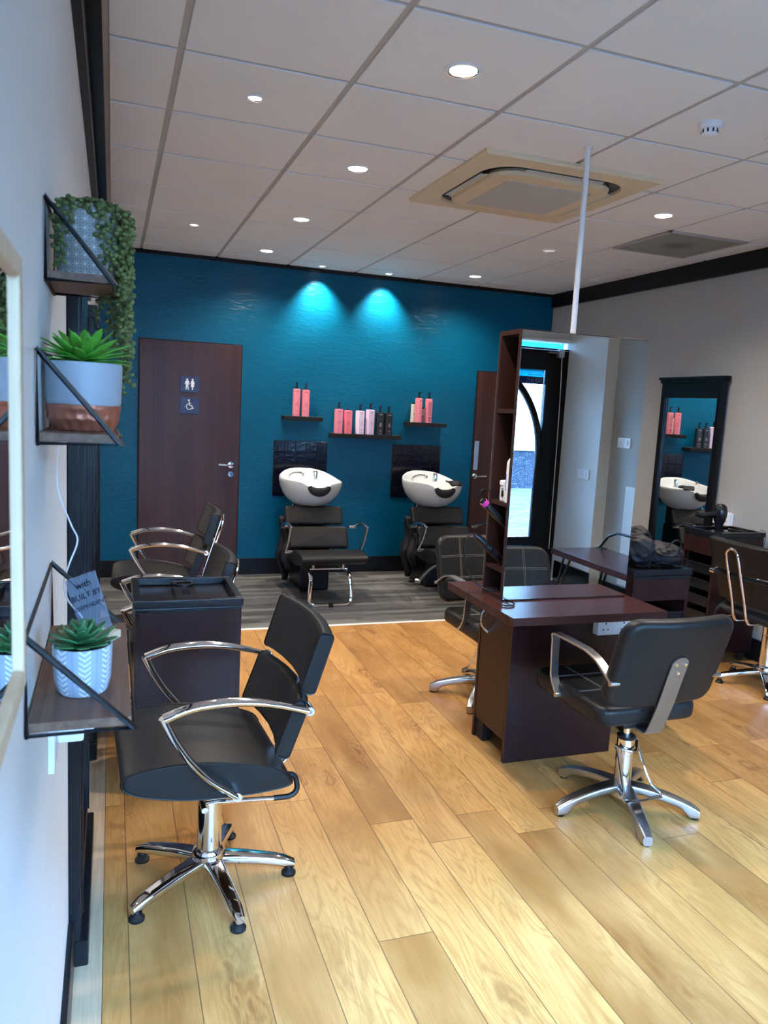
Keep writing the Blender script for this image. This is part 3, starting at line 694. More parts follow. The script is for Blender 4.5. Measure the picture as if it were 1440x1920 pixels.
# ================================================================= CHAIR WITH FLAT ALUMINIUM ARMS
def stitched_chair(label, group, loc, heading, start, pump=0.):
    t = thing('salon_chair', label, 'chair', loc, heading, group)
    def curve_out(w, h, r): return rrect(w, h, r, 6)
    b = B().m('leather'); cf = .115
    b.pillow(curve_out(.50, .455, .06), .078, .026, lambda u, v, w: (cf+u, v, .437+w), 4, True); seat = b.build('seat', t, ang=60)
    b = B().m('thread')
    for v in (-.085, .085):
        for e in (-.004, .004): b.tube([(cf-.2, v+e, .4765), (cf+.05, v+e, .4765), (cf+.21, v+e, .4763)], .0009, 4, 3)
    for u in (-.06, .11):
        for e in (-.004, .004): b.tube([(cf+u+e, -.20, .4765), (cf+u+e, 0, .4765), (cf+u+e, .20, .4763)], .0009, 4, 3)
    b.build('stitching', seat)
    # backrest: u across, v up, w forward
    BW, BH = .49, .37; bf, bz, tilt = -.215, .672, .30
    def bk(u, v, w):
        f = w*math.cos(tilt)-v*math.sin(tilt)+.035*(u/.245)**2; z = v*math.cos(tilt)+w*math.sin(tilt)
        return (bf+f, u, bz+z)
    b = B().m('leather'); b.pillow(curve_out(BW, BH, .065), .055, .022, bk, 4, True); back = b.build('backrest', t, ang=60)
    b = B().m('thread')
    for u in (-.10, .10):
        for e in (-.004, .004): b.tube([bk(u+e, v, .0280) for v in (-.165, -.08, 0, .08, .165)], .0009, 4, 2)
    for v in (-.055, .065):
        for e in (-.004, .004): b.tube([bk(u, v+e, .0282) for u in (-.225, -.15, -.08, 0, .08, .15, .225)], .0009, 4, 2)
    b.build('stitching', back)
    b = B().m('brushed'); P = [bk(0, .015, -.031), bk(0, -.06, -.031), bk(0, -.16, -.033)]
    lo = Vector(P[2]); P += [(lo.x+.045, 0, .385), (lo.x+.06, 0, .368), (lo.x+.16, 0, .366), (-.02, 0, .366)]
    b.strip(P, (0, 1, 0), .074, .006)
    top = [bk(.037*math.cos(a), .013+.030*math.sin(a), -.034) for a in [PI*q/10 for q in range(11)]]; bot = [bk(.037*math.cos(a), .013+.030*math.sin(a), -.028) for a in [PI*q/10 for q in range(11)]]
    b.loft([[Vector(p) for p in top], [Vector(p) for p in bot]]); br = b.build('back_bracket', t)
    for u, v in ((-.02, .015), (.02, .015), (0, -.022)):
        b = B().m('chrome'); p = Vector(bk(u, v, -.034)); q = Vector(bk(u, v, -.040)); b.cyl(p, q, .006, 10); b.build('bolt', br)
    for s in (-1, 1):
        y = s*.232
        pts = catmull([(.20, y*1.0, .645), (.206, y, .664), (.19, y, .672), (.155, y, .673), (.0, y, .672), (-.035, y, .668), (-.08, y, .657), (-.13, y, .632), (-.19, y, .595)], 3)
        low = [(.140, y*.985, .425), (.150, y, .437), (.180, y, .475), (.192, y, .50), (.2, y, .60)]
        b = B().m('steel'); b.strip([Vector(p) for p in low]+list(pts), (0, 1, 0), .036, .010); arm = b.build('arm', t, ang=40)
        
        for fx_, fz_ in ((.145, .431), (-.187, .598)): c = B().m('steel'); c.cyl((fx_, y-s*.02, fz_), (fx_, y+s*.02, fz_), .009, 12); c.build('arm_bolt', arm)
    b = B().m('chrome'); b.lathe([(.046, .05), (.046, .075), (.034, .085), (.034, .225), (.0345, .226), (.034, .228), (.034, .29)], n=32); b.m('rubber'); b.lathe([(.034, .288), (.037, .292), (.037, .300), (.015, .302)], n=24); b.m('chrome'); b.lathe([(.014, .30), (.014, .37)], n=16); b.build('column', t)
    b = B().m('black_matt'); b.box(-.09, .10, -.09, .09, .369, .399, .004); b.build('seat_plate', t)
    def L(a, r, z): x, y = rot2(r, 0, a); return (x, y, z)
    a0 = pump; n = Vector(L(a0+PI/2, 1, 0)); d = Vector(L(a0, 1, 0))
    b = B().m('chrome')
    P = [n*.058+d*(-.01)+Vector((0, 0, .275)), n*.052+d*.02+Vector((0, 0, .245)), n*.05+d*.06+Vector((0, 0, .19)), n*.06+d*.10+Vector((0, 0, .13)), n*.085+d*.13+Vector((0, 0, .095)),
         n*-.085+d*.13+Vector((0, 0, .095)), n*-.07+d*.10+Vector((0, 0, .12)), n*-.05+d*.03+Vector((0, 0, .22)), n*-.046+d*.0+Vector((0, 0, .26))]
    b.tube(P, .0055, 8, 2); b.tube([n*-.05+Vector((0, 0, .262)), n*-.02+d*.038+Vector((0, 0, .252)), n*.02+d*.038+Vector((0, 0, .252)), n*.055+Vector((0, 0, .268))], .006, 8, 4); b.build('pump_lever', t)
    star_base(t, .300, start, 'steel', False, w0=.062, w1=.044, zt0=.105, zt1=.046)
    return t
G2 = 'flat arm stitched salon chairs'
hb = PI/2+.02
stitched_chair('black stitched salon chair with flat aluminium arms, back to the camera, right foreground', G2, (1.938, 2.425, 0), hb, hd(181, hb), PI)
hm = -PI/2
stitched_chair('black stitched salon chair with flat aluminium arms behind the mirror station, facing the camera', G2, (1.935, 3.64, 0), hm, hd(157, hm), PI)

# ================================================================= MIRROR STATION
def station():
    t = thing('styling_station', 'dark mahogany double styling station with tall mirror unit in the middle of the floor', 'salon station', (1.86, 2.92, 0))
    X = lambda x: x-1.86; Y = lambda y: y-2.92
    def part(name, mk, x0, x1, y0, y1, z0, z1, bev=.0015, parent=t):
        b = B().m(mk); b.box(X(x0), X(x1), Y(y0), Y(y1), z0, z1, bev); return b.build(name, parent)
    b = B().m('mahog_top'); b.box(X(1.49), X(2.232), Y(2.605), Y(3.238), .710, .745, .002); b.build('countertop', t)
    part('front_panel', 'mahog', 1.644, 2.20, 2.868, 2.888, 0, .710)
    part('back_panel', 'mahog', 1.644, 2.20, 3.172, 3.19, 0, .710)
    part('side_panel', 'mahog', 2.182, 2.20, 2.889, 3.171, 0, .710)
    part('base_rail', 'mahog_side', 1.650, 1.668, 2.889, 3.171, .095, .115)
    b = B().m('black_matt'); b.box(X(1.67), X(2.18), Y(2.9), Y(3.16), .10, .70); b.build('carcass', t)
    d = part('door', 'mahog_side', 1.646, 1.664, 2.892, 3.168, .118, .706)
    b = B().m('steel'); b.tube([(X(1.644), Y(3.10), .66), (X(1.618), Y(3.108), .63), (X(1.612), Y(3.108), .60), (X(1.618), Y(3.106), .565), (X(1.644), Y(3.098), .535)], .006, 8, 4); b.build('handle', d)
    b = B().m('black_matt'); b.box(X(1.655), X(1.70), Y(3.10), Y(3.17), 0, .10, .004); b.build('foot', t)
    # mirror unit
    u0, u1, y0, y1, z1 = 1.575, 2.203, 2.862, 3.052, 1.888
    b = B().m('mahog_side'); b.box(X(u0), X(u1), Y(y0)+.004, Y(y0)+.02, .7455, z1, .001); b.box(X(u0), X(u1), Y(y1)-.018, Y(y1), .7455, z1, .001)
    b.box(X(u0), X(u1), Y(y0)+.02, Y(y1)-.018, z1-.02, z1, .001); b.box(X(u0), X(u1), Y(y0)+.02, Y(y1)-.018, .7455, .765, .001)
    b.box(X(1.74), X(1.755), Y(y0)+.02, Y(y1)-.018, .765, z1-.02); b.box(X(u1)-.018, X(u1), Y(y0)+.02, Y(y1)-.018, .765, z1-.02); mu = b.build('mirror_unit', t)
    for z in (1.56, 1.165, .880):
        b = B().m('mahog_side'); b.box(X(u0)+.003, X(1.74), Y(y0)+.02, Y(y1)-.018, z-.018, z, .001); b.build('unit_shelf', mu)
    for y_a, y_b in ((Y(y0)-.002, Y(y0)+.0035), (Y(y1)+.0005, Y(y1)+.006)):
        b = B().m('mirror'); b.box(X(u0)+.003, X(u1)-.003, y_a, y_b, .752, z1-.004, 0); b.build('mirror_glass', mu, ang=1)
station()
def socket_box(label, loc, rz, w=.15, h=.088, dpt=.04, name='wall_socket'):
    t = thing(name, label, 'socket', loc, rz)          # front faces local -Y
    b = B().m('plastic_white'); b.box(-w/2, w/2, -dpt, 0, -h/2, h/2, .004); b.build('back_box', t)
    b = B().m('black_matt')
    for sx in (-1, 1):
        x = sx*w*.27
        b.box(x-.003, x+.003, -dpt-.0008, -dpt+.002, .008, .018); b.box(x-.016, x-.009, -dpt-.0008, -dpt+.002, -.018, -.012); b.box(x+.009, x+.016, -dpt-.0008, -dpt+.002, -.018, -.012)
    b.build('pin_holes', t)
    for sx in (-1, 1):
        b = B().m('plastic_white'); b.box(sx*.013-.006, sx*.013+.006, -dpt-.005, -dpt+.001, h/2-.026, h/2-.008, .002); b.build('switch', t)
    return t
socket_box('white double socket on the station front under the worktop', (2.138, 2.867, .62), 0, .178, .082)
socket_box('white double socket on the grey wall beside the black framed mirror', (WR-.001, 4.24, .895), -PI/2)

# things on the station's shelves
t = thing('product_tub', 'white lidded tub with black emblem on the station shelf', 'tub', (1.625, 2.978, 1.1655))
b = B().m('plastic_white'); b.lathe([(.001, 0), (.030, 0), (.031, .005), (.031, .068), (.001, .069)], n=28); b.build('tub_body', t)
b = B().m('plastic_white'); b.lathe([(.034, .068), (.034, .084), (.030, .087), (.001, .087)], n=28); b.build('lid', t)
b = B().m('black_matt')
for k in range(7):
    a = PI+.55-k*.05; b.tube([(.0315*math.cos(a), .0315*math.sin(a), .018+.0), (.0315*math.cos(a), .0315*math.sin(a), .018+[.012, .024, .028, .014, .028, .022, .010][k])], .0013, 5)
b.tube([(.0315*math.cos(PI+.4+.22*math.cos(q)), .0315*math.sin(PI+.4+.22*math.cos(q)), .034+.02*math.sin(q)) for q in [2*PI*i/16 for i in range(17)]], .0008, 4)
b.box(-.0325, -.031, -.02, -.006, .052, .055); b.build('emblem', t)
t = thing('spray_can', 'tall white spray can beside the white tub on the station shelf', 'spray can', (1.600, 2.905, 1.1655))
b = B().m('plastic_white'); b.lathe([(.021, 0), (.022, .003), (.022, .165), (.019, .178), (.012, .188), (.008, .192)], n=24); b.build('can_body', t)
M['blue_print'] = mat('blue_print', (.05, .15, .5), .5); b = B().m('blue_print'); b.tube([(-.0225, .002, .05), (-.0225, .002, .12)], .0015, 5); b.build('print', t)
b = B().m('plastic_white'); b.lathe([(.006, .19), (.006, .202), (.001, .203)], n=12); b.build('nozzle', t)
def tool(name, label, a, bb, r, ring=None):
    a, bb = Vector(a), Vector(bb); t = thing(name, label, 'hair tool', tuple(a)); d = bb-a
    b = B().m('plastic_black'); b.tube([d*0, d*.12, d*.3, d*.7, d], lambda u: r*(.55+.45*min(1, u*5)) if u < .7 else r*(1-.25*(u-.7)/.3), 12, 3); hnd = b.build('handle', t)
    if ring:
        b = B().m(ring); b.tube([d*.07, d*.17], r*1.06, 12); b.build('colour_band', t)
    else:
        b = B().m('black_matt')
        for i in range(9): p = d*(.3+.05*i); b.tube([p+Vector((-.001, -.0, 0)), p+d*.012], r*1.03, 12)
        b.build('grip_ribs', t)
    return t
M['pink'] = mat('pink_plastic', (.65, .03, .30), .35)
tool('curling_brush', 'black hot brush with a pink band poking out of the upper holder of the station', (1.497, 2.962, 1.17), (1.63, 2.955, 1.045), .0165, 'pink')
tool('hair_straightener', 'black hair straightener with ribbed handle resting in the lower station holder', (1.475, 2.962, 1.02), (1.625, 2.955, .888), .0165)
def cable(name, label, pts, r, mk, sm=6):
    b = B().m(mk); b.tube(pts, r, 6, sm); return tag(b.build(name), label, 'cable')
cable('power_cable', 'black cable looping over from the pink-banded hot brush back into the station', [(1.497, 2.962, 1.172), (1.488, 2.962, 1.195), (1.50, 2.965, 1.212), (1.535, 2.97, 1.208), (1.58, 2.985, 1.18), (1.64, 3.0, 1.10), (1.66, 3.0, .9), (1.65, 3.0, .79)], .0028, 'wire')
cable('power_cable', 'black cable hanging in a big loop from the hair straightener to the worktop', [(1.475, 2.962, 1.022), (1.455, 2.962, 1.018), (1.432, 2.962, .99), (1.432, 2.962, .93), (1.452, 2.96, .86), (1.50, 2.95, .80), (1.56, 2.93, .775), (1.64, 2.94, .775), (1.66, 2.99, .80), (1.61, 3.0, .86), (1.60, 2.99, .91)], .0032, 'wire')
cable('power_cable', 'thick black cable coiled on the worktop inside the lowest station opening', [(1.66, 2.92, .77), (1.58, 2.88, .752), (1.54, 2.80, .750), (1.56, 2.77, .750), (1.60, 2.80, .751), (1.59, 2.90, .756), (1.62, 3.0, .77)], .0038, 'wire')
cable('power_cable', 'thin black cable hanging over the left edge of the station worktop', [(1.60, 3.0, .77), (1.55, 2.99, .752), (1.50, 3.02, .748), (1.485, 3.02, .742), (1.483, 3.01, .70), (1.50, 2.98, .64), (1.55, 2.98, .62)], .0015, 'wire')

# ================================================================= FRAMED FLOOR MIRRORS
def floor_mirror(label, group, loc, rz, top=1.875):
    t = thing('framed_mirror', label, 'mirror', loc, rz, group)      # local: wall at x=0, front +x, width along y (0..0.66)
    W_, FW = .68, .062
    b = B().m('black_gloss')
    b.box(0, .030, 0, FW, 0, top-.04, .004); b.box(0, .030, W_-FW, W_, 0, top-.04, .004)
    b.box(0, .030, FW, W_-FW, top-.155, top-.04, .004); b.box(0, .030, FW, W_-FW, .05, .14, .004); b.build('frame', t)
    b = B().m('black_gloss'); b.box(.024, .036, FW-.012, FW-.004, .12, top-.10, .002); b.box(.024, .036, W_-FW+.004, W_-FW+.012, .12, top-.10, .002); b.build('moulding', t)
    b = B().m('black_gloss'); b.box(0, .050, -.022, W_+.022, top-.022, top, .004); b.box(0, .040, -.01, W_+.01, top-.045, top-.021, .003); b.build('cornice', t)
    b = B().m('black_gloss'); b.box(0, .050, -.004, W_+.004, 0, .075, .005); b.build('plinth', t)
    b = B().m('mirror'); b.box(.012, .018, FW-.002, W_-FW+.002, .13, top-.15); b.build('mirror_glass', t)
GM = 'black framed wall mirrors'
floor_mirror('tall black framed mirror on the left wall, the one beside the hanging plant shelves', GM, (WL, 2.045, 0), 0)
floor_mirror('tall black framed mirror on the left wall, second one behind the first', GM, (WL, 3.30, 0), 0)
floor_mirror('tall black framed mirror on the left wall nearest the teal wall', GM, (WL, 4.45, 0), 0)
floor_mirror('tall black framed mirror on the grey right wall reflecting a white basin', GM, (WR-.001, 5.005, 0), PI-.03)

# ================================================================= TROLLEYS
def trolley_tray(b_, w, d, z, parent):
    """black moulded tray on top: rim with two compartments and a cup holder"""
    b = B().m('plastic_black'); rim = .028
    b.box(-w/2, w/2, -d/2, -d/2+rim, z-.03, z, .003); b.box(-w/2, w/2, d/2-rim, d/2, z-.03, z, .003)
    b.box(-w/2, -w/2+rim, -d/2+rim, d/2-rim, z-.03, z, .003); b.box(w/2-rim, w/2, -d/2+rim, d/2-rim, z-.03, z, .003)
    b.box(-w/2+.005, w/2-.005, -d/2+.005, d/2-.005, z-.05, z-.032, .003)
    b.box(-.042, .042, -d/2+rim-.005, d/2-rim+.005, z-.033, z-.010, .004)
    b.lathe([(.044, z-.012), (.044, z-.001), (.036, z), (.033, z-.003), (.033, z-.030)], (0, d*.22, 0), 24)
    for y in (-.02, -.06): b.lathe([(.014, z-.012), (.014, z-.004), (.010, z-.004), (.010, z-.011)], (0, y, 0), 14)
    b.build('tray', parent)
def castor(x, y, parent):
    b = B().m('rubber'); b.lathe([(.005, -.012), (.026, -.010), (.028, 0), (.026, .010), (.005, .012)], (x, y, .028), 18, 'x'); b.m('plastic_black'); b.box(x-.012, x+.012, y-.012, y+.012, .045, .072, .003); b.build('castor', parent)
def trolley(label, loc, rz, w, d, z, open_front):
    t = thing('salon_trolley', label, 'trolley', loc, rz)
    wi, di = w-.012, d-.012
    b = B().m('mahog')
    b.box(-wi/2, -wi/2+.018, -di/2, di/2, .07, z-.045, .001); b.box(wi/2-.018, wi/2, -di/2, di/2, .07, z-.045, .001)
    b.box(-wi/2+.018, wi/2-.018, -di/2+.001, di/2-.001, .07, .088)
    if open_front: b.box(-wi/2+.018, wi/2-.018, di/2-.018, di/2, .088, z-.045)
    else: b.box(-wi/2+.018, wi/2-.018, -di/2, -di/2+.018, .088, z-.045, .001)
    b.build('cabinet', t)
    if open_front:
        b = B().m('mahog'); b.box(-wi/2+.018, wi/2-.018, -di/2, -di/2+.018, z-.155, z-.047, .001); b.build('top_drawer', t)
        k = 0
        zz = z-.28
        while zz > .10:
            b = B().m('plastic_black'); x0, x1, y0, y1 = -wi/2+.024, wi/2-.024, -di/2+.004, di/2-.024
            b.box(x0, x1, y0, y0+.006, zz, zz+.062, .002); b.box(x0, x1, y0+.006, y1, zz, zz+.005); b.box(x0, x0+.005, y0+.006, y1, zz+.005, zz+.058); b.box(x1-.005, x1, y0+.006, y1, zz+.005, zz+.058)
            b.box(x0-.002, x1+.002, y0-.006, y0+.001, zz+.055, zz+.066, .002); b.build('pull_out_tray', t); zz -= .105
    trolley_tray(None, w, d, z, t)
    for sx in (-1, 1):
        for sy in (-1, 1): castor(sx*(wi/2-.045), sy*(di/2-.045), t)
    return t
trolley('dark brown salon trolley with empty black tray between the left chairs', (.283, 3.155, 0), 0, .412, .40, .772, False)
trolley('dark brown trolley carrying a black coat, behind the mirror station', (2.53, 3.19, 0), 0, .345, .36, .83, True)
trolley('tall dark trolley with hairdryer on it, against the grey right wall', (3.80, 3.985, 0), -PI/2, .30, .40, .86, True)

def coat():
    m = mat('crumpled_black_coat', (.008, .008, .011), .60, spec=.3)
    b = B().m(m); bm = b.bm
    for (cx, cy, cz, rx, ry, rz_, sd) in ((-.07, .0, .075, .10, .12, .095, 1), (.06, -.02, .055, .12, .13, .065, 2), (-.04, .03, .13, .07, .08, .06, 3), (.11, .0, .03, .07, .12, .035, 4)):
        r = bmesh.ops.create_icosphere(bm, subdivisions=5, radius=1)
        for v in r['verts']:
            n = v.co.normalized(); q = Vector((n.x*1.1+sd*7, n.y*1.1, n.z*1.3))
            w1 = noise.noise(q*1.1)*2.2; fold = abs(math.sin(6.5*(n.x*.5+n.z*.9+.4*sd)+w1*2.4)); f2 = abs(math.sin(11*(n.y*.6-n.z*.5+n.x*.3)+w1*3+sd))
            k = .84+.13*(1-fold**.55)+.06*(1-f2**.6)+.08*noise.noise(q*2)
            v.co = Vector((cx+n.x*rx*k, cy+n.y*ry*k, max(.001, cz+n.z*rz_*k)))
    t = thing('coat', 'crumpled black coat heaped on the trolley behind the station', 'coat', (2.53, 3.15, .831))
    b.build('coat_fabric', t, ang=180)
    s = B().m('black_matt'); s.tube([(.02, -.11, .10), (.06, -.13, .14), (.10, -.12, .12), (.09, -.12, .05), (.05, -.14, .02), (.12, -.12, .01), (.16, -.05, .003)], .004, 6, 5); s.build('strap', t)
coat()
def dryer():
    t = thing('hair_dryer', 'black hairdryer standing nozzle-down on the wall trolley', 'hairdryer', (3.745, 3.98, .832), .0)
    b = B().m('plastic_black'); b.lathe([(.001, .198), (.022, .195), (.037, .18), (.044, .15), (.043, .115), (.034, .08), (.026, .065), (.025, .005), (.001, .005)], n=28); b.build('barrel', t)
    b = B().m('plastic_black'); b.tube([(-.03, 0, .125), (-.08, 0, .128), (-.14, -.0, .12), (-.19, 0, .13)], lambda u: .021-.005*u, 12, 3); b.build('handle', t)
    b = B().m('wire'); b.tube([(-.185, 0, .13), (-.205, 0, .115), (-.215, 0, .05), (-.222, .0, -.03), (-.225, 0, -.20), (-.22, 0, -.30)], .003, 6, 5); b.build('cord', t)
dryer()
cable('power_cable', 'thin black cable lying across the tray of the wall trolley', [(3.78, 3.95, .845), (3.86, 3.90, .86), (3.93, 3.86, .868), (3.96, 3.825, .80), (3.92, 3.82, .77), (3.97, 3.82, .76), (3.99, 3.83, .86), (4.01, 3.9, .87)], .002, 'wire')

# ================================================================= BACK WALL: SHELVES, BOTTLES
def wall_shelf(label, x0, x1, zt, dpt=.14):
    b = B().m('black_matt'); b.box(x0, x1, YB-dpt, YB-.0005, zt-.036, zt, .002)
    return tag(b.build('wall_shelf'), label, 'shelf', 'black floating shelves')
S1, S2, S3 = 1.418, 1.284, 1.412
wall_shelf('small black floating shelf above the left basin holding two pink bottles', 1.40, 1.745, S1)
wall_shelf('longest black floating shelf, in the middle of the teal wall', 1.835, 2.49, S2)
wall_shelf('small black floating shelf above the right basin', 2.55, 2.93, S3)
bott_cols = {'pink': (.74, .21, .27), 'rose': (.75, .16, .20), 'lilac': (.66, .50, .68), 'pale_lilac': (.68, .56, .70), 'black': (.012, .013, .017), 'cream': (.62, .60, .52)}
for k, c in bott_cols.items(): M['b_'+k] = mat('bottle_'+k, c, .38)
def bottle(label, x, y, z, col, h=.232, r=.0325, pump=True, rz=0., group='pump bottles on the teal wall', ring=True, text='front', sq=False):
    t = thing('pump_bottle' if pump else 'product_bottle', label, 'bottle', (x, y, z+.0005), rz, group)
    b = B().m('b_'+col)
    def sec(rr, zz): return [Vector((px, py, zz)) for px, py in (rrect(rr*2, rr*1.7, rr*.35, 4) if sq else [(rr*math.cos(2*PI*q/24), rr*math.sin(2*PI*q/24)) for q in range(24)])]
    b.loft([sec(r*.97, 0), sec(r, .004), sec(r, h-.008), sec(r*.96, h-.002), sec(r*.5, h)]); b.build('bottle_body', t)
    if pump:
        b = B().m('plastic_black'); b.lathe([(.0125, h-.001), (.0125, h+.016), (.008, h+.019), (.0065, h+.05)], n=14)
        b.lathe([(.0085, h+.022), (.0085, h+.052), (.010, h+.056), (.001, h+.058)], n=12); b.tube([(0, -.004, h+.054), (0, -.018, h+.056), (0, -.034, h+.050)], .0038, 8); b.build('pump_head', t)
    else:
        b = B().m('plastic_black'); b.lathe([(.013, h-.001), (.013, h+.016), (.001, h+.017)], n=14); b.build('cap', t)
    pm = 'print_white' if col == 'black' else 'print_dark'
    b = B().m(pm); f = -PI/2
    def line(zc, wid, hh, seg=1):
        yy = -r*.85 if sq else None
        n = seg
        for i in range(n):
            u0 = -wid/2+wid*i/n; u1 = u0+wid/n*(.62 if n > 1 else 1)
            q = []
            for zz in (zc-hh/2, zc+hh/2):
                q.append([])
                for uu in (u0, (u0+u1)/2, u1):
                    if sq: q[-1].append((uu, yy-.0006, zz))
                    else: a = f+uu/r; q[-1].append(((r+.0006)*math.cos(a), (r+.0006)*math.sin(a), zz))
            va = [[b.bm.verts.new(p) for p in row] for row in q]
            for k in range(2): b.face([va[0][k], va[0][k+1], va[1][k+1], va[1][k]])
    if text == 'front':
        line(h*.90, .030, .0055, 7); line(h*.52, .012, .002, 3); line(h*.49, .018, .0042, 4); line(h*.45, .028, .003, 8)
        line(h*.405, .030, .0022, 6); line(h*.375, .022, .002, 6); line(h*.20, .022, .0028, 6); line(h*.175, .014, .002, 4); line(h*.075, .028, .002, 9)
    else:
        for i in range(13): line(h*(.86-.045*i), .034, .0045, 9)
        line(h*.20, .030, .014, 12); line(h*.10, .020, .014, 7)
    b.build('label_print', t)
    return t
yb = 6.665
bottle('pink pump bottle on the upper left shelf, left one of two', 1.512, yb, S1, 'pink', .236)
bottle('pink pump bottle on the upper left shelf, right one of two', 1.594, yb-.004, S1, 'pink', .232)
ys_ = 6.66
bottle('pink pump bottle at the left end of the long middle shelf', 1.898, ys_, S2, 'pink', .214, .034, sq=True)
bottle('rose pink bottle with a flat black cap, no pump, on the long middle shelf', 1.985, ys_, S2, 'rose', .206, .034, pump=False, sq=True)
bottle('pale lilac pump bottle on the long shelf, beside the gap after the rose bottle', 2.097, ys_, S2, 'pale_lilac', .208, .034, rz=.4, sq=True)
bottle('lilac pump bottle on the long shelf, next to the black bottles', 2.192, ys_, S2, 'lilac', .222, .034, rz=.35, sq=True)
bottle('black pump bottle on the long shelf, left one of the black pair', 2.285, ys_, S2, 'black', .204, .034, rz=.1, sq=True)
bottle('black pump bottle at the right end of the long shelf', 2.367, ys_, S2, 'black', .202, .034, rz=.15, sq=True)
bottle('pink pump bottle on the upper right shelf, left one of two', 2.650, 6.645, S3, 'pink', .222, .033, rz=.5)
bottle('pink pump bottle with dense small print on the upper right shelf, right one', 2.748, 6.64, S3, 'pink', .220, .033, text='back')
bottle('cream coloured bottle half hidden behind the left pink bottle, upper right shelf', 2.632, 6.712, S3, 'cream', .165, .028, pump=False)
bottle('short cream bottle with black cap between the two pink bottles, upper right shelf', 2.712, 6.70, S3, 'cream', .125, .022, pump=False, sq=True)

# tiles behind basins
def tiles(label, x0, x1, z0, z1):
    m = M.get('btile')
    if not m:
        m = M['btile'] = mat('glossy_black_tile', (.003, .004, .013), .12, spec=.4); n = NT(m); _, v = n.xyz(); q = n.noise(v, 30, 2); n.bump(q, .25, .004)
        M['grout'] = mat('black_grout', (.02, .02, .025), .8)
    t = thing('tile_splashback', label, 'tiles', ((x0+x1)/2, YB, z0), 0, 'black tile splashbacks')
    w = (x1-x0)/5; h = (z1-z0)/5
    b = B().m('grout'); b.box(-(x1-x0)/2, (x1-x0)/2, -.006, -.0005, 0, z1-z0); b.build('backing', t)
    b = B().m(m)
    for i in range(5):
        for j in range(5):
            x = -(x1-x0)/2+w*i; b.box(x+.0015, x+w-.0015, -.0125, -.006, h*j+.0015, h*(j+1)-.0015, .0015, 1)
    b.build('tile_field', t)
tiles('square of glossy black tiles behind the left basin', 1.34, 1.83, .705, 1.20)
tiles('square of glossy black tiles behind the right basin', 2.455, 2.94, .705, 1.20)

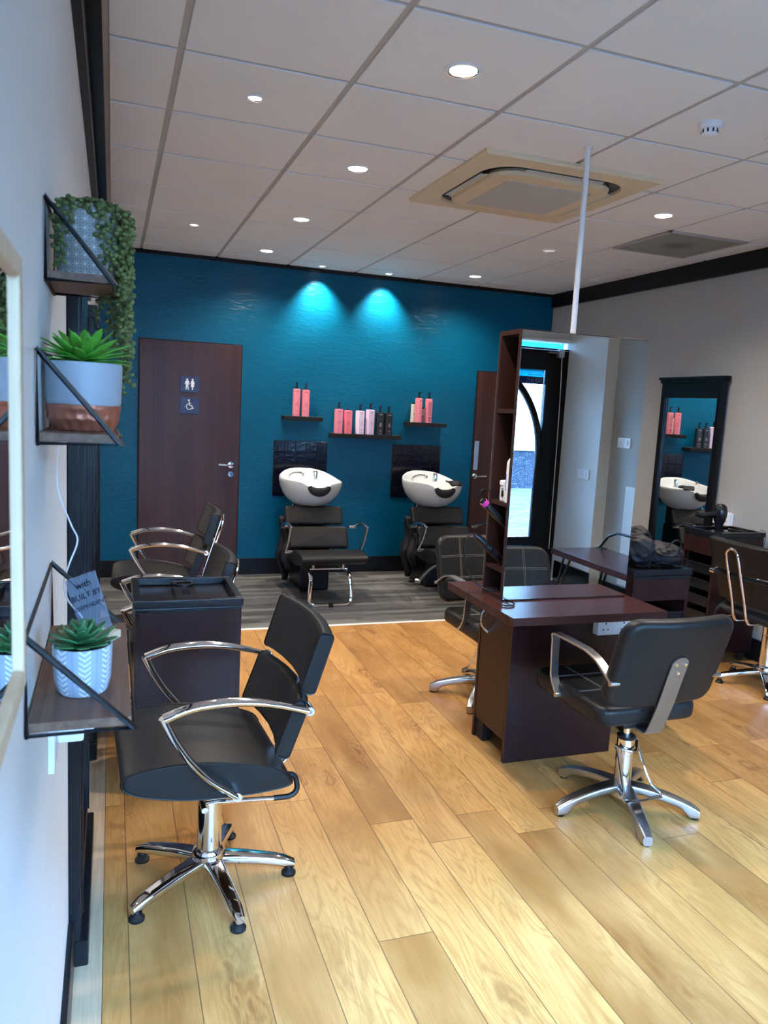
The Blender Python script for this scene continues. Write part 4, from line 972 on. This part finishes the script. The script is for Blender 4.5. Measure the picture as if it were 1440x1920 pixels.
# ================================================================= WASH UNITS
def wash_unit(label, x0, rz=0., tilt=0., feet_up=False):
    t = thing('wash_unit', label, 'backwash chair', (x0, 6.12, 0), rz, 'backwash chairs at the teal wall')
    # local: x across, -y towards the room
    b = B().m('black_gloss'); b.box(-.125, .125, -.05, .36, 0, .52, .02, 3); b.m('black_matt'); b.box(-.11, .11, .16, .36, .52, .70, .02); b.build('pedestal', t)
    # bowl
    b = B().m('ceramic'); NN = 48
    def rimz(a):   # a=0 : +x ; a=-90deg : front
        fr = max(0, -math.sin(a)); bk = max(0, math.sin(a))
        z = .892+.075*bk**1.6+.03*max(0, -math.cos(a))*.6
        notch = math.exp(-((a+PI/2)/.30)**2) if a < 0 else (math.exp(-((a-1.5*PI)/.30)**2))
        return z-.062*notch
    def ring(k, rx, ry, zf, cy):
        out = []
        for i in range(NN):
            a = 2*PI*i/NN
            aa = a if a < PI else a-2*PI
            c, s_ = math.cos(a), math.sin(a); sg = lambda v: math.copysign(abs(v)**.88, v)
            out.append(Vector((rx*sg(c), cy+ry*sg(s_), zf(aa))))
        return out
    rings = []
    for u, sc in ((0, .28), (.04, .42), (.14, .60), (.30, .76), (.50, .89), (.72, .97), (.90, 1.0), (1., .995)):
        rings.append(ring(0, .262*sc, .275*sc, lambda a, u=u: .672+(rimz(a)-.672)*u-.0*sc, .22+.02*(1-u)))
    rings.append(ring(0, .250, .262, lambda a: rimz(a)+.006, .22))
    for u, sc in ((.95, .90), (.8, .86), (.5, .74), (.3, .5), (.26, .05)):
        rings.append(ring(0, .262*sc, .275*sc, lambda a, u=u: .672+.02+(rimz(a)-.692)*u, .22))
    b.loft(rings); bowl = b.build('basin', t, ang=60)
    b = B().m('rubber')
    P = [(.085*math.sin(q)+.008, -.062+.02*math.cos(q)*0, .885-.062*math.cos(q)**1.0) for q in [(-1.35+.27*i) for i in range(11)]]
    b.tube(P, lambda u: .010+.014*math.sin(PI*u), 10, 2, flat=1.6, up=(0, 1, 0)); b.build('neck_rest', t)
    b = B().m('chrome'); b.lathe([(.02, .885), (.024, .895), (.022, .90), (.022, .955), (.018, .965), (.001, .966)], (.06, .30, 0), 18); b.build('mixer_tap', t)
    b = B().m('chrome'); b.tube([(-.175, .26, .90), (-.165, .25, .93), (-.13, .22, .952), (-.09, .18, .955)], .010, 10, 4); b.lathe([(.017, 0), (.019, .02), (.001, .021)], (-.085, .17, .935), 12); b.build('shower_head', t)
    b = B().m('steel'); b.tube([(-.16, .15, .70), (-.19, .12, .62), (-.20, .10, .50), (-.20, .08, .38), (-.15, .08, .32), (-.08, .08, .32)], .006, 8, 5); b.build('hose', t)
    # back cushions
    def pad(name, zc, yc, h, w, dx=0):
        b = B().m('leather'); tl = .42
        def fn(u, v, w_): return (dx+u, yc+v*math.sin(tl)-w_*math.cos(tl)+.0-.02*(u/.24)**2, zc+v*math.cos(tl)+w_*math.sin(tl)*1.0)
        b.pillow(rrect(w, h, .028, 4), .055, .02, fn, 4); b.build(name, t, ang=60)
    pad('backrest_upper', .612, .085, .165, .49, .00); pad('backrest_lower', .452, -.065, .185, .49, .01)
    prof = smooth_prof([(x-.03, z-.122+(.02 if 0 else 0)) for x, z in lens_prof()])
    b = B().m('leather'); ss = [-.262, -.26, -.25, -.12, 0, .12, .25, .26, .262]; kk = [.93, .975, 1, 1, 1, 1, 1, .975, .93]
    slab(b, prof, ss, kk, lambda x, s, z: (s+.03, -.30-x, z)); seat = b.build('seat', t, ang=50)
    for s in (-1, 1):
        b = B().m('leather'); b.tube([(s*.2575+.03, -.30-x, z) for x, z in prof], .0028, 5, closed=True); b.build('piping', seat)
    for s in (-1, 1):
        x = .01+s*.305
        b = B().m('chrome')
        b.tube(catmull([(x, -.08, .545), (x, -.16, .575), (x, -.26, .600), (x, -.36, .598), (x, -.41, .585)], 4), lambda u: .011+.003*u, 12)
        b.tube(catmull([(x, -.412, .59), (x, -.39, .54), (x, -.34, .46), (x, -.26, .375)], 4), lambda u: .013-.003*u, 12)
        b.cyl((x-s*.05, -.08, .543), (x+s*.008, -.08, .543), .014, 12); b.cyl((x-s*.05, -.26, .373), (x+s*.008, -.26, .373), .014, 12); b.build('arm', t)
    if not feet_up:
        b = B().m('chrome')
        L = [(-.155, -.05, .255), (-.155, -.42, .262), (-.155, -.50, .25), (-.155, -.535, .20), (-.165, -.55, .06), (-.14, -.56, .02), (-.10, -.565, .014), (.10, -.565, .014), (.14, -.56, .02), (.165, -.55, .06), (.155, -.535, .20), (.155, -.50, .25), (.155, -.42, .262), (.155, -.05, .255)]
        b.tube(L, .0145, 10, 3); b.build('front_leg', t)
        for y_ in (-.455, -.245):
            b = B().m('steel'); b.box(-.15, .15, y_-.005, y_+.005, .270, .278)
            for x in (-.12, .12): b.cyl((x, y_, .275), (x, y_, .31), .010, 10)
            b.build('seat_support', t)
        b = B().m('rubber'); b.box(-.018, .018, -.585, -.545, 0, .03, .004); b.build('floor_clamp', t)
    else:
        b = B().m('steel'); 
        b.tube([(-.02, -.35, .30), (-.10, -.32, .28), (-.16, -.22, .20), (-.21, -.12, .08)], .015, 10, 4); b.cyl((-.235, -.10, .075), (-.195, -.13, .075), .022, 12); b.build('leg_rest_arm', t)
    # black gown cloths hanging at the side
    b = B().m('fabric_black'); 
    for s_, (x, y, zt, zb, wd) in enumerate(((-.235, .12, .60, .10, .055), (-.205, .05, .46, .16, .06), (-.22, .18, .55, .05, .05))):
        rings = []
        for i in range(22):
            u = i/21; z = zt+(zb-zt)*u; ring_ = []
            for j in range(20):
                a = 2*PI*j/20; k = 1+.35*math.sin(a*4+z*21+s_)+.3*noise.noise(Vector((math.cos(a)*2, math.sin(a)*2+s_*5, z*17)))
                rr = wd*(.35+.65*math.sin(PI*min(1, .15+u*.8)))*k
                ring_.append(Vector((x+rr*.7*math.cos(a)+.02*math.sin(z*18), y+rr*math.sin(a), z)))
            rings.append(ring_)
        b.loft(rings)
    o = b.build('hanging_gown', None, ang=180); tag(o, 'bundle of black gowns hanging at the left side of the '+('left' if not feet_up else 'right')+' basin chair', 'gown'); o.location = (x0, 6.12, 0); o.rotation_euler = (0, 0, rz)
    return t
wash_unit('left white backwash basin with black chair, chrome arms and front floor loop', 1.585, .0)
wash_unit('right white backwash basin with black chair, half hidden behind the station', 2.70, .0, feet_up=True)
t = thing('towel', 'dark towel draped over the right rim of the right basin', 'towel', (2.83, 6.16, .905))
b = B().m('fabric_black'); b.pillow(rrect(.13, .12, .03, 4), .014, .005, lambda u, v, w: (u, v+.0, w+.012-(v/.06)**2*.0-.9*max(0, -v-.03)+.006*math.sin(u*70)), 3); b.build('towel_cloth', t)

# ================================================================= LEFT WALL: SHELVES AND PLANTS
def wire_shelf(label, y0, y1, z, x1, hgt):
    t = thing('wire_shelf', label, 'shelf', (WL, y0, z), 0, 'small wood shelves with wire brackets'); L = y1-y0; D = x1-WL
    b = B().m('rustic'); b.box(.003, D-.004, .004, L-.004, 0, .013, .001); b.build('board', t)
    for y in (0, L):
        b = B().m('wire'); b.tube([(.003, y, -.002), (D, y, -.002), (.003, y, hgt), (.003, y, -.002)], .0028, 6); b.build('bracket', t)
    b = B().m('wire'); b.tube([(.003, 0, -.004), (.003, L, -.004)], .0025, 6); b.tube([(D, 0, -.003), (D, L, -.003)], .0022, 6); b.tube([(.003, 0, hgt), (.003, L, hgt)], .0025, 6); b.build('wall_rail', t)
    return t
wire_shelf('top wire-bracket wood shelf with the trailing bead plant', 1.395, 1.60, 1.722, .004, .125)
wire_shelf('middle wire-bracket wood shelf holding the copper-bottomed pot', 1.225, 1.475, 1.468, .014, .132)
wire_shelf('lowest and largest wire-bracket wood shelf with the small chevron pot', 1.032, 1.490, 1.104, .030, .128)

def pot_lathe(t, prof, mk, name='pot', n=48): b = B().m(mk); b.lathe(prof, n=n); return b.build(name, t)
# trailing bead plant
def bead_plant():
    cx, cy, z0 = -.0445, 1.50, 1.7355
    t = thing('trailing_plant', 'grey star-patterned pot with bead-leaf strings trailing down, on the top shelf', 'plant', (cx, cy, z0))
    m = mat('star_pattern_pot', (.22, .22, .22), .7); n = NT(m); (X, Y, Z), v = n.xyz()
    ang = n.math('ARCTAN2', Y, X)
    u = n.math('MULTIPLY', ang, 22/(2*PI)*1.0); w_ = n.math('MULTIPLY', Z, 68.)
    rowi = n.math('FLOOR', n.math('MULTIPLY', u, 2)); 
    def cell(a, b_):
        fu = n.math('SUBTRACT', n.math('FRACT', a), .5); fw = n.math('SUBTRACT', n.math('FRACT', b_), .5)
        th = n.math('ARCTAN2', fw, fu); rr = n.math('SQRT', n.math('ADD', n.math('MULTIPLY', fu, fu), n.math('MULTIPLY', fw, fw)))
        sp = n.math('ABSOLUTE', n.math('SINE', n.math('MULTIPLY', th, 4)))
        return n.math('MULTIPLY', n.math('LESS_THAN', n.math('MULTIPLY', sp, rr), .08), n.math('LESS_THAN', rr, .56))
    st = cell(n.math('MULTIPLY', u, 1.), n.math('MULTIPLY', w_, 1.))
    n.col(n.mix(st, (.22, .21, .20), (.66, .64, .60)))
    n.bump(st, .4, .002)
    pot_lathe(t, [(.001, 0), (.043, 0), (.047, .004), (.0505, .05), (.0525, .118), (.051, .122), (.047, .121), (.046, .108), (.001, .107)], m)
    b = B().m('soil'); b.lathe([(.045, .108), (.001, .112)], n=24); b.build('soil', t)
    gm = mat('bead_leaf_green', (.12, .19, .055), .5, spec=.3); n = NT(gm); _, v = n.xyz(); q = n.noise(v, 40, 2); n.col(n.ramp(q, [(.3, (.055, .085, .018)), (.7, (.14, .165, .05))]))
    rnd = random.Random(3)
    base = bmesh.new(); bmesh.ops.create_icosphere(base, subdivisions=2, radius=1)
    bv = [v.co.copy() for v in base.verts]; bf = [[v.index for v in f.verts] for f in base.faces]; base.free()
    def bead(b, p, d, r):
        q = d.to_track_quat('Z', 'Y'); vs = []
        for c in bv:
            k = Vector((c.x*r*.86, c.y*r*.86, c.z*r*1.08)); vs.append(b.bm.verts.new(p+q @ k))
        for f in bf: b.face([vs[i] for i in f])
    def string(a, r0, length, out, i, amp=.004):
        # climbs over the rim, then hangs
        b = B().m(gm)
        dirv = Vector((math.cos(a), math.sin(a), 0)); P = [dirv*.02+Vector((0, 0, .115)), dirv*.042+Vector((0, 0, .130)), dirv*(.060+out)+Vector((0, 0, .116))]
        nseg = max(2, int(length/.03)); off = Vector((rnd.uniform(-.004, .004), rnd.uniform(-.004, .004), 0))
        for k in range(1, nseg+1):
            P.append(dirv*(.060+out)+off*k/nseg+Vector((rnd.uniform(-amp, amp), rnd.uniform(-amp, amp), .118-length*k/nseg)))
        b.tube(P, .0009, 5, 3)
        C2 = catmull(P, 5); dist = 0; last = C2[0]; k = 0
        for p in C2[1:]:
            dist += (p-last).length; last = p
            while dist > .0062:
                dist -= .0062; k += 1; a2 = k*2.4+i
                d = Vector((math.cos(a2), math.sin(a2), rnd.uniform(-.5, .1))).normalized()
                q = p+d*.0066
                if (q.xy.length > .050 or q.z > .122): bead(b, q, d, rnd.uniform(.0043, .0058))
        b.build('bead_string', t, ang=180, recalc=False)
    i = 0
    # strings on the outer (room / far) side hang long, others short
    for a, L_ in ((-.05, .325), (.12, .30), (.28, .34), (.45, .27), (.62, .31), (.80, .22), (-.22, .26), (-.38, .18), (1.0, .33), (1.25, .2), (-.55, .13), (.02, .36), (.36, .335), (.2, .21)):
        string(a, .05, L_*.86, rnd.uniform(0, .015), i); i += 1
    for a, L_ in ((-2.25, .10), (-2.45, .07), (-2.0, .03), (-1.2, .05), (-1.0, .09), (1.6, .03), (2.4, .03), (-1.6, .012), (-.75, .10), (2.0, .02)):
        string(a, .05, L_, 0, i); i += 1
bead_plant()
def leaf_surface(b, L_, W_, a, el, p0, curl=.3, th=.0012, segs=8, cup=.25):
    """one pointed fleshy leaf starting at p0, azimuth a, elevation el"""
    rings = []
    d = Vector((math.cos(a), math.sin(a), 0)); s = Vector((-math.sin(a), math.cos(a), 0)); z = Vector((0, 0, 1))
    p = Vector(p0); e = el
    for i in range(segs+1):
        u = i/segs; wv = W_*(math.sin(PI*min(1, (u*.86+.10)))**.8) if u < 1 else .0004
        dirv = d*math.cos(e)+z*math.sin(e); nv = (z*math.cos(e)-d*math.sin(e))
        t_ = th*(1-.6*u); ring = []
        for q in range(8):
            g = 2*PI*q/8; x = math.cos(g)*wv/2; y = math.sin(g)*t_+cup*abs(math.cos(g))**2*wv*.35
            ring.append(p+s*x+nv*y)
        rings.append(ring); p = p+dirv*L_/segs; e -= curl/segs
    b.loft(rings)
def agave():
    cx, cy, z0 = -.0435, 1.345, 1.4815
    t = thing('succulent_plant', 'bright green rosette succulent in a pale pot with hammered copper base', 'plant', (cx, cy, z0))
    pot_lathe(t, [(.0555, .040), (.0575, .045), (.059, .103), (.058, .107), (.054, .106), (.053, .09), (.001, .09)], 'pot_white', 'pot')
    # hammered copper base: dimples around
    b = B().m('copper'); NN, RR = 96, 16; rings = []
    for j in range(RR+1):
        z = .041*j/RR; r = .0575*(1-.22*(1-j/RR)**2.6); ring = []
        for i in range(NN):
            a = 2*PI*i/NN; row = j/RR*2.3; off = .5 if int(row) % 2 else 0
            fx = (a/(2*PI)*20+off) % 1-.5; fz = row % 1-.5
            dim = max(0, 1-(fx*fx*4+fz*fz*4))*.0034 if 0 < j < RR else 0
            ring.append(Vector(((r-dim)*math.cos(a), (r-dim)*math.sin(a), z)))
        rings.append(ring)
    b.loft(rings); b.build('copper_base', t, ang=60)
    b = B().m('soil'); b.lathe([(.053, .098), (.001, .101)], n=24); b.build('soil', t)
    gm = mat('bright_leaf_green', (.07, .30, .02), .38); n = NT(gm); _, v = n.xyz(); q = n.noise(n.vmul(v, (25, 25, 25)), 1, 2); n.col(n.ramp(q, [(.3, (.04, .20, .015)), (.7, (.13, .42, .04))]))
    rnd = random.Random(5)
    for ringn, (cnt, el, L_, W_) in enumerate(((5, 1.35, .052, .020), (7, 1.0, .066, .023), (9, .62, .074, .022), (10, .34, .074, .020), (8, .2, .066, .019))):
        for k in range(cnt):
            b = B().m(gm); a = 2*PI*k/cnt+ringn*.7+rnd.uniform(-.1, .1)
            leaf_surface(b, L_*rnd.uniform(.88, 1.1), W_, a, el+rnd.uniform(-.08, .08), (math.cos(a)*.006, math.sin(a)*.006, .106), .22, .0016)
            b.build('leaf', t, ang=180)
agave()
def echeveria():
    cx, cy, z0 = -.0385, 1.145, 1.1175
    t = thing('succulent_plant', 'dark green rosette succulent in the small white chevron pot on the lowest shelf', 'plant', (cx, cy, z0))
    m = mat('chevron_pot', (.52, .55, .60), .7); n = NT(m); (X, Y, Z), v = n.xyz()
    ang = n.math('MULTIPLY', n.math('ARCTAN2', Y, X), 15/(2*PI)); fr = n.math('FRACT', ang); ev = n.math('LESS_THAN', n.math('FRACT', n.math('MULTIPLY', ang, .5)), .5)
    ch = n.math('FRACT', n.math('SUBTRACT', n.math('MULTIPLY', Z, 130), n.math('MULTIPLY', n.math('ABSOLUTE', n.math('SUBTRACT', fr, .5)), 1.6)))
    lines = n.math('MULTIPLY', n.math('LESS_THAN', ch, .45), ev)
    ribs = n.math('MULTIPLY', n.math('SUBTRACT', 1, ev), n.math('LESS_THAN', n.math('ABSOLUTE', n.math('SUBTRACT', fr, .5)), .12))
    n.col(n.mix(lines, n.mix(ribs, (.34, .39, .47), (.27, .32, .42)), (.80, .82, .86))); n.bump(lines, .6, .002)
    pot_lathe(t, [(.001, 0), (.031, 0), (.034, .003), (.0385, .02), (.0405, .066), (.0395, .0695), (.037, .069), (.036, .058), (.001, .057)], m)
    b = B().m('soil'); b.lathe([(.0365, .060), (.001, .0625)], n=24); b.build('soil', t)
    gm = mat('dark_leaf_green', (.03, .13, .05), .35); n = NT(gm); (X, Y, Z), v = n.xyz()
    q = n.noise(v, 30, 2); n.col(n.ramp(q, [(.3, (.018, .085, .035)), (.7, (.05, .19, .06))]))
    rnd = random.Random(9)
    for ringn, (cnt, el, L_, W_, z) in enumerate(((4, 1.3, .022, .015, .080), (6, .95, .030, .020, .076), (7, .6, .038, .023, .072), (8, .3, .046, .025, .069), (8, .05, .048, .025, .067))):
        for k in range(cnt):
            b = B().m(gm); a = 2*PI*k/cnt+ringn*.6+rnd.uniform(-.1, .1)
            leaf_surface(b, L_*rnd.uniform(.92, 1.08), W_, a, el, (math.cos(a)*.003, math.sin(a)*.003, z), -.35, .0028)
            b.build('leaf', t, ang=180)
echeveria()
# acrylic quote stand on the lowest shelf
def acrylic():
    t = thing('acrylic_quote_sign', 'clear acrylic quote sign on a pale wooden block behind the small succulent', 'sign', (-.035, 1.40, 1.1175), 0)
    R = Matrix.Translation((.012, 0, .012)) @ Matrix.Rotation(math.radians(28), 4, 'Z') @ Matrix.Rotation(math.radians(-10), 4, 'X') @ Matrix.Rotation(math.radians(-13), 4, 'Y')
    b = B().m('acrylic'); b.box(-.028, .028, -.0015, .0015, -.002, .102, .0005, M4=R); b.build('acrylic_plate', t)
    M['ink'] = mat('black_ink', (.003, .004, .008), .8, spec=.02)
    for s_, z, sz in (('with', .086, .016), ('BUILT BY', .066, .0135), ('INDEPENDENT,', .047, .0102)):
        text_mesh(s_, sz, 'ink', 'lettering', t, R @ Matrix.Translation((-.001, -.0025, z)) @ RX, .0002)
    M['pale_wood'] = mat('pale_wood_block', (.62, .50, .34), .6); b = B().m('pale_wood'); b.box(-.02, .048, -.02, .02, 0, .014, .002, M4=Matrix.Rotation(-.5, 4, 'Z')); b.build('wood_base', t)
acrylic()
cable('power_cable', 'white cable hanging from the middle shelf down behind the acrylic sign', [(-.088, 1.50, 1.475), (-.096, 1.55, 1.40), (-.094, 1.56, 1.35), (-.072, 1.56, 1.29), (-.061, 1.55, 1.262), (-.075, 1.54, 1.22), (-.085, 1.53, 1.185), (-.075, 1.51, 1.155), (-.05, 1.495, 1.125), (-.045, 1.494, 1.09), (-.03, 1.496, 1.06)], .0017, 'cable_white')
t = thing('charger_plug', 'white usb charger plugged into the wall socket under the lowest shelf', 'plug', (WL, 1.47, .925))
b = B().m('plastic_white'); b.box(0.0, .012, -.072, .072, -.055, .035, .003); b.build('socket_plate', t)
b = B().m('plastic_white'); b.box(.0122, .058, -.028, .022, -.018, .022, .005, 3); b.build('plug_body', t)
b = B().m('cable_white'); b.box(.058, .076, -.006, .006, -.005, .005, .002); b.tube([(.074, 0, 0), (.09, 0, .0), (.103, .005, .01), (.106, .01, .022), (.09, .015, .04), (.05, .02, .06)], .0018, 6, 5); b.build('usb_lead', t)
# oak framed mirror, very near on the left wall
def oak_mirror():
    t = thing('oak_framed_mirror', 'light oak framed mirror cut by the left picture edge', 'mirror', (WL, .47, 1.463))
    fz, y0, y1, fw, d = .195, -.29, .30, .020, .030
    b = B().m('oakframe')
    b.box(0, d, y1-fw, y1, -fz, fz, .003); b.box(0, d, y0, y0+fw, -fz, fz, .003); b.box(0, d, y0+fw, y1-fw, fz-fw, fz, .003); b.box(0, d, y0+fw, y1-fw, -fz, -fz+fw, .003); b.build('frame', t)
    b = B().m('mirror'); b.box(.016, .0245, y0+fw-.002, y1-fw+.002, -fz+fw-.002, fz-fw+.002); b.build('mirror_glass', t)
oak_mirror()
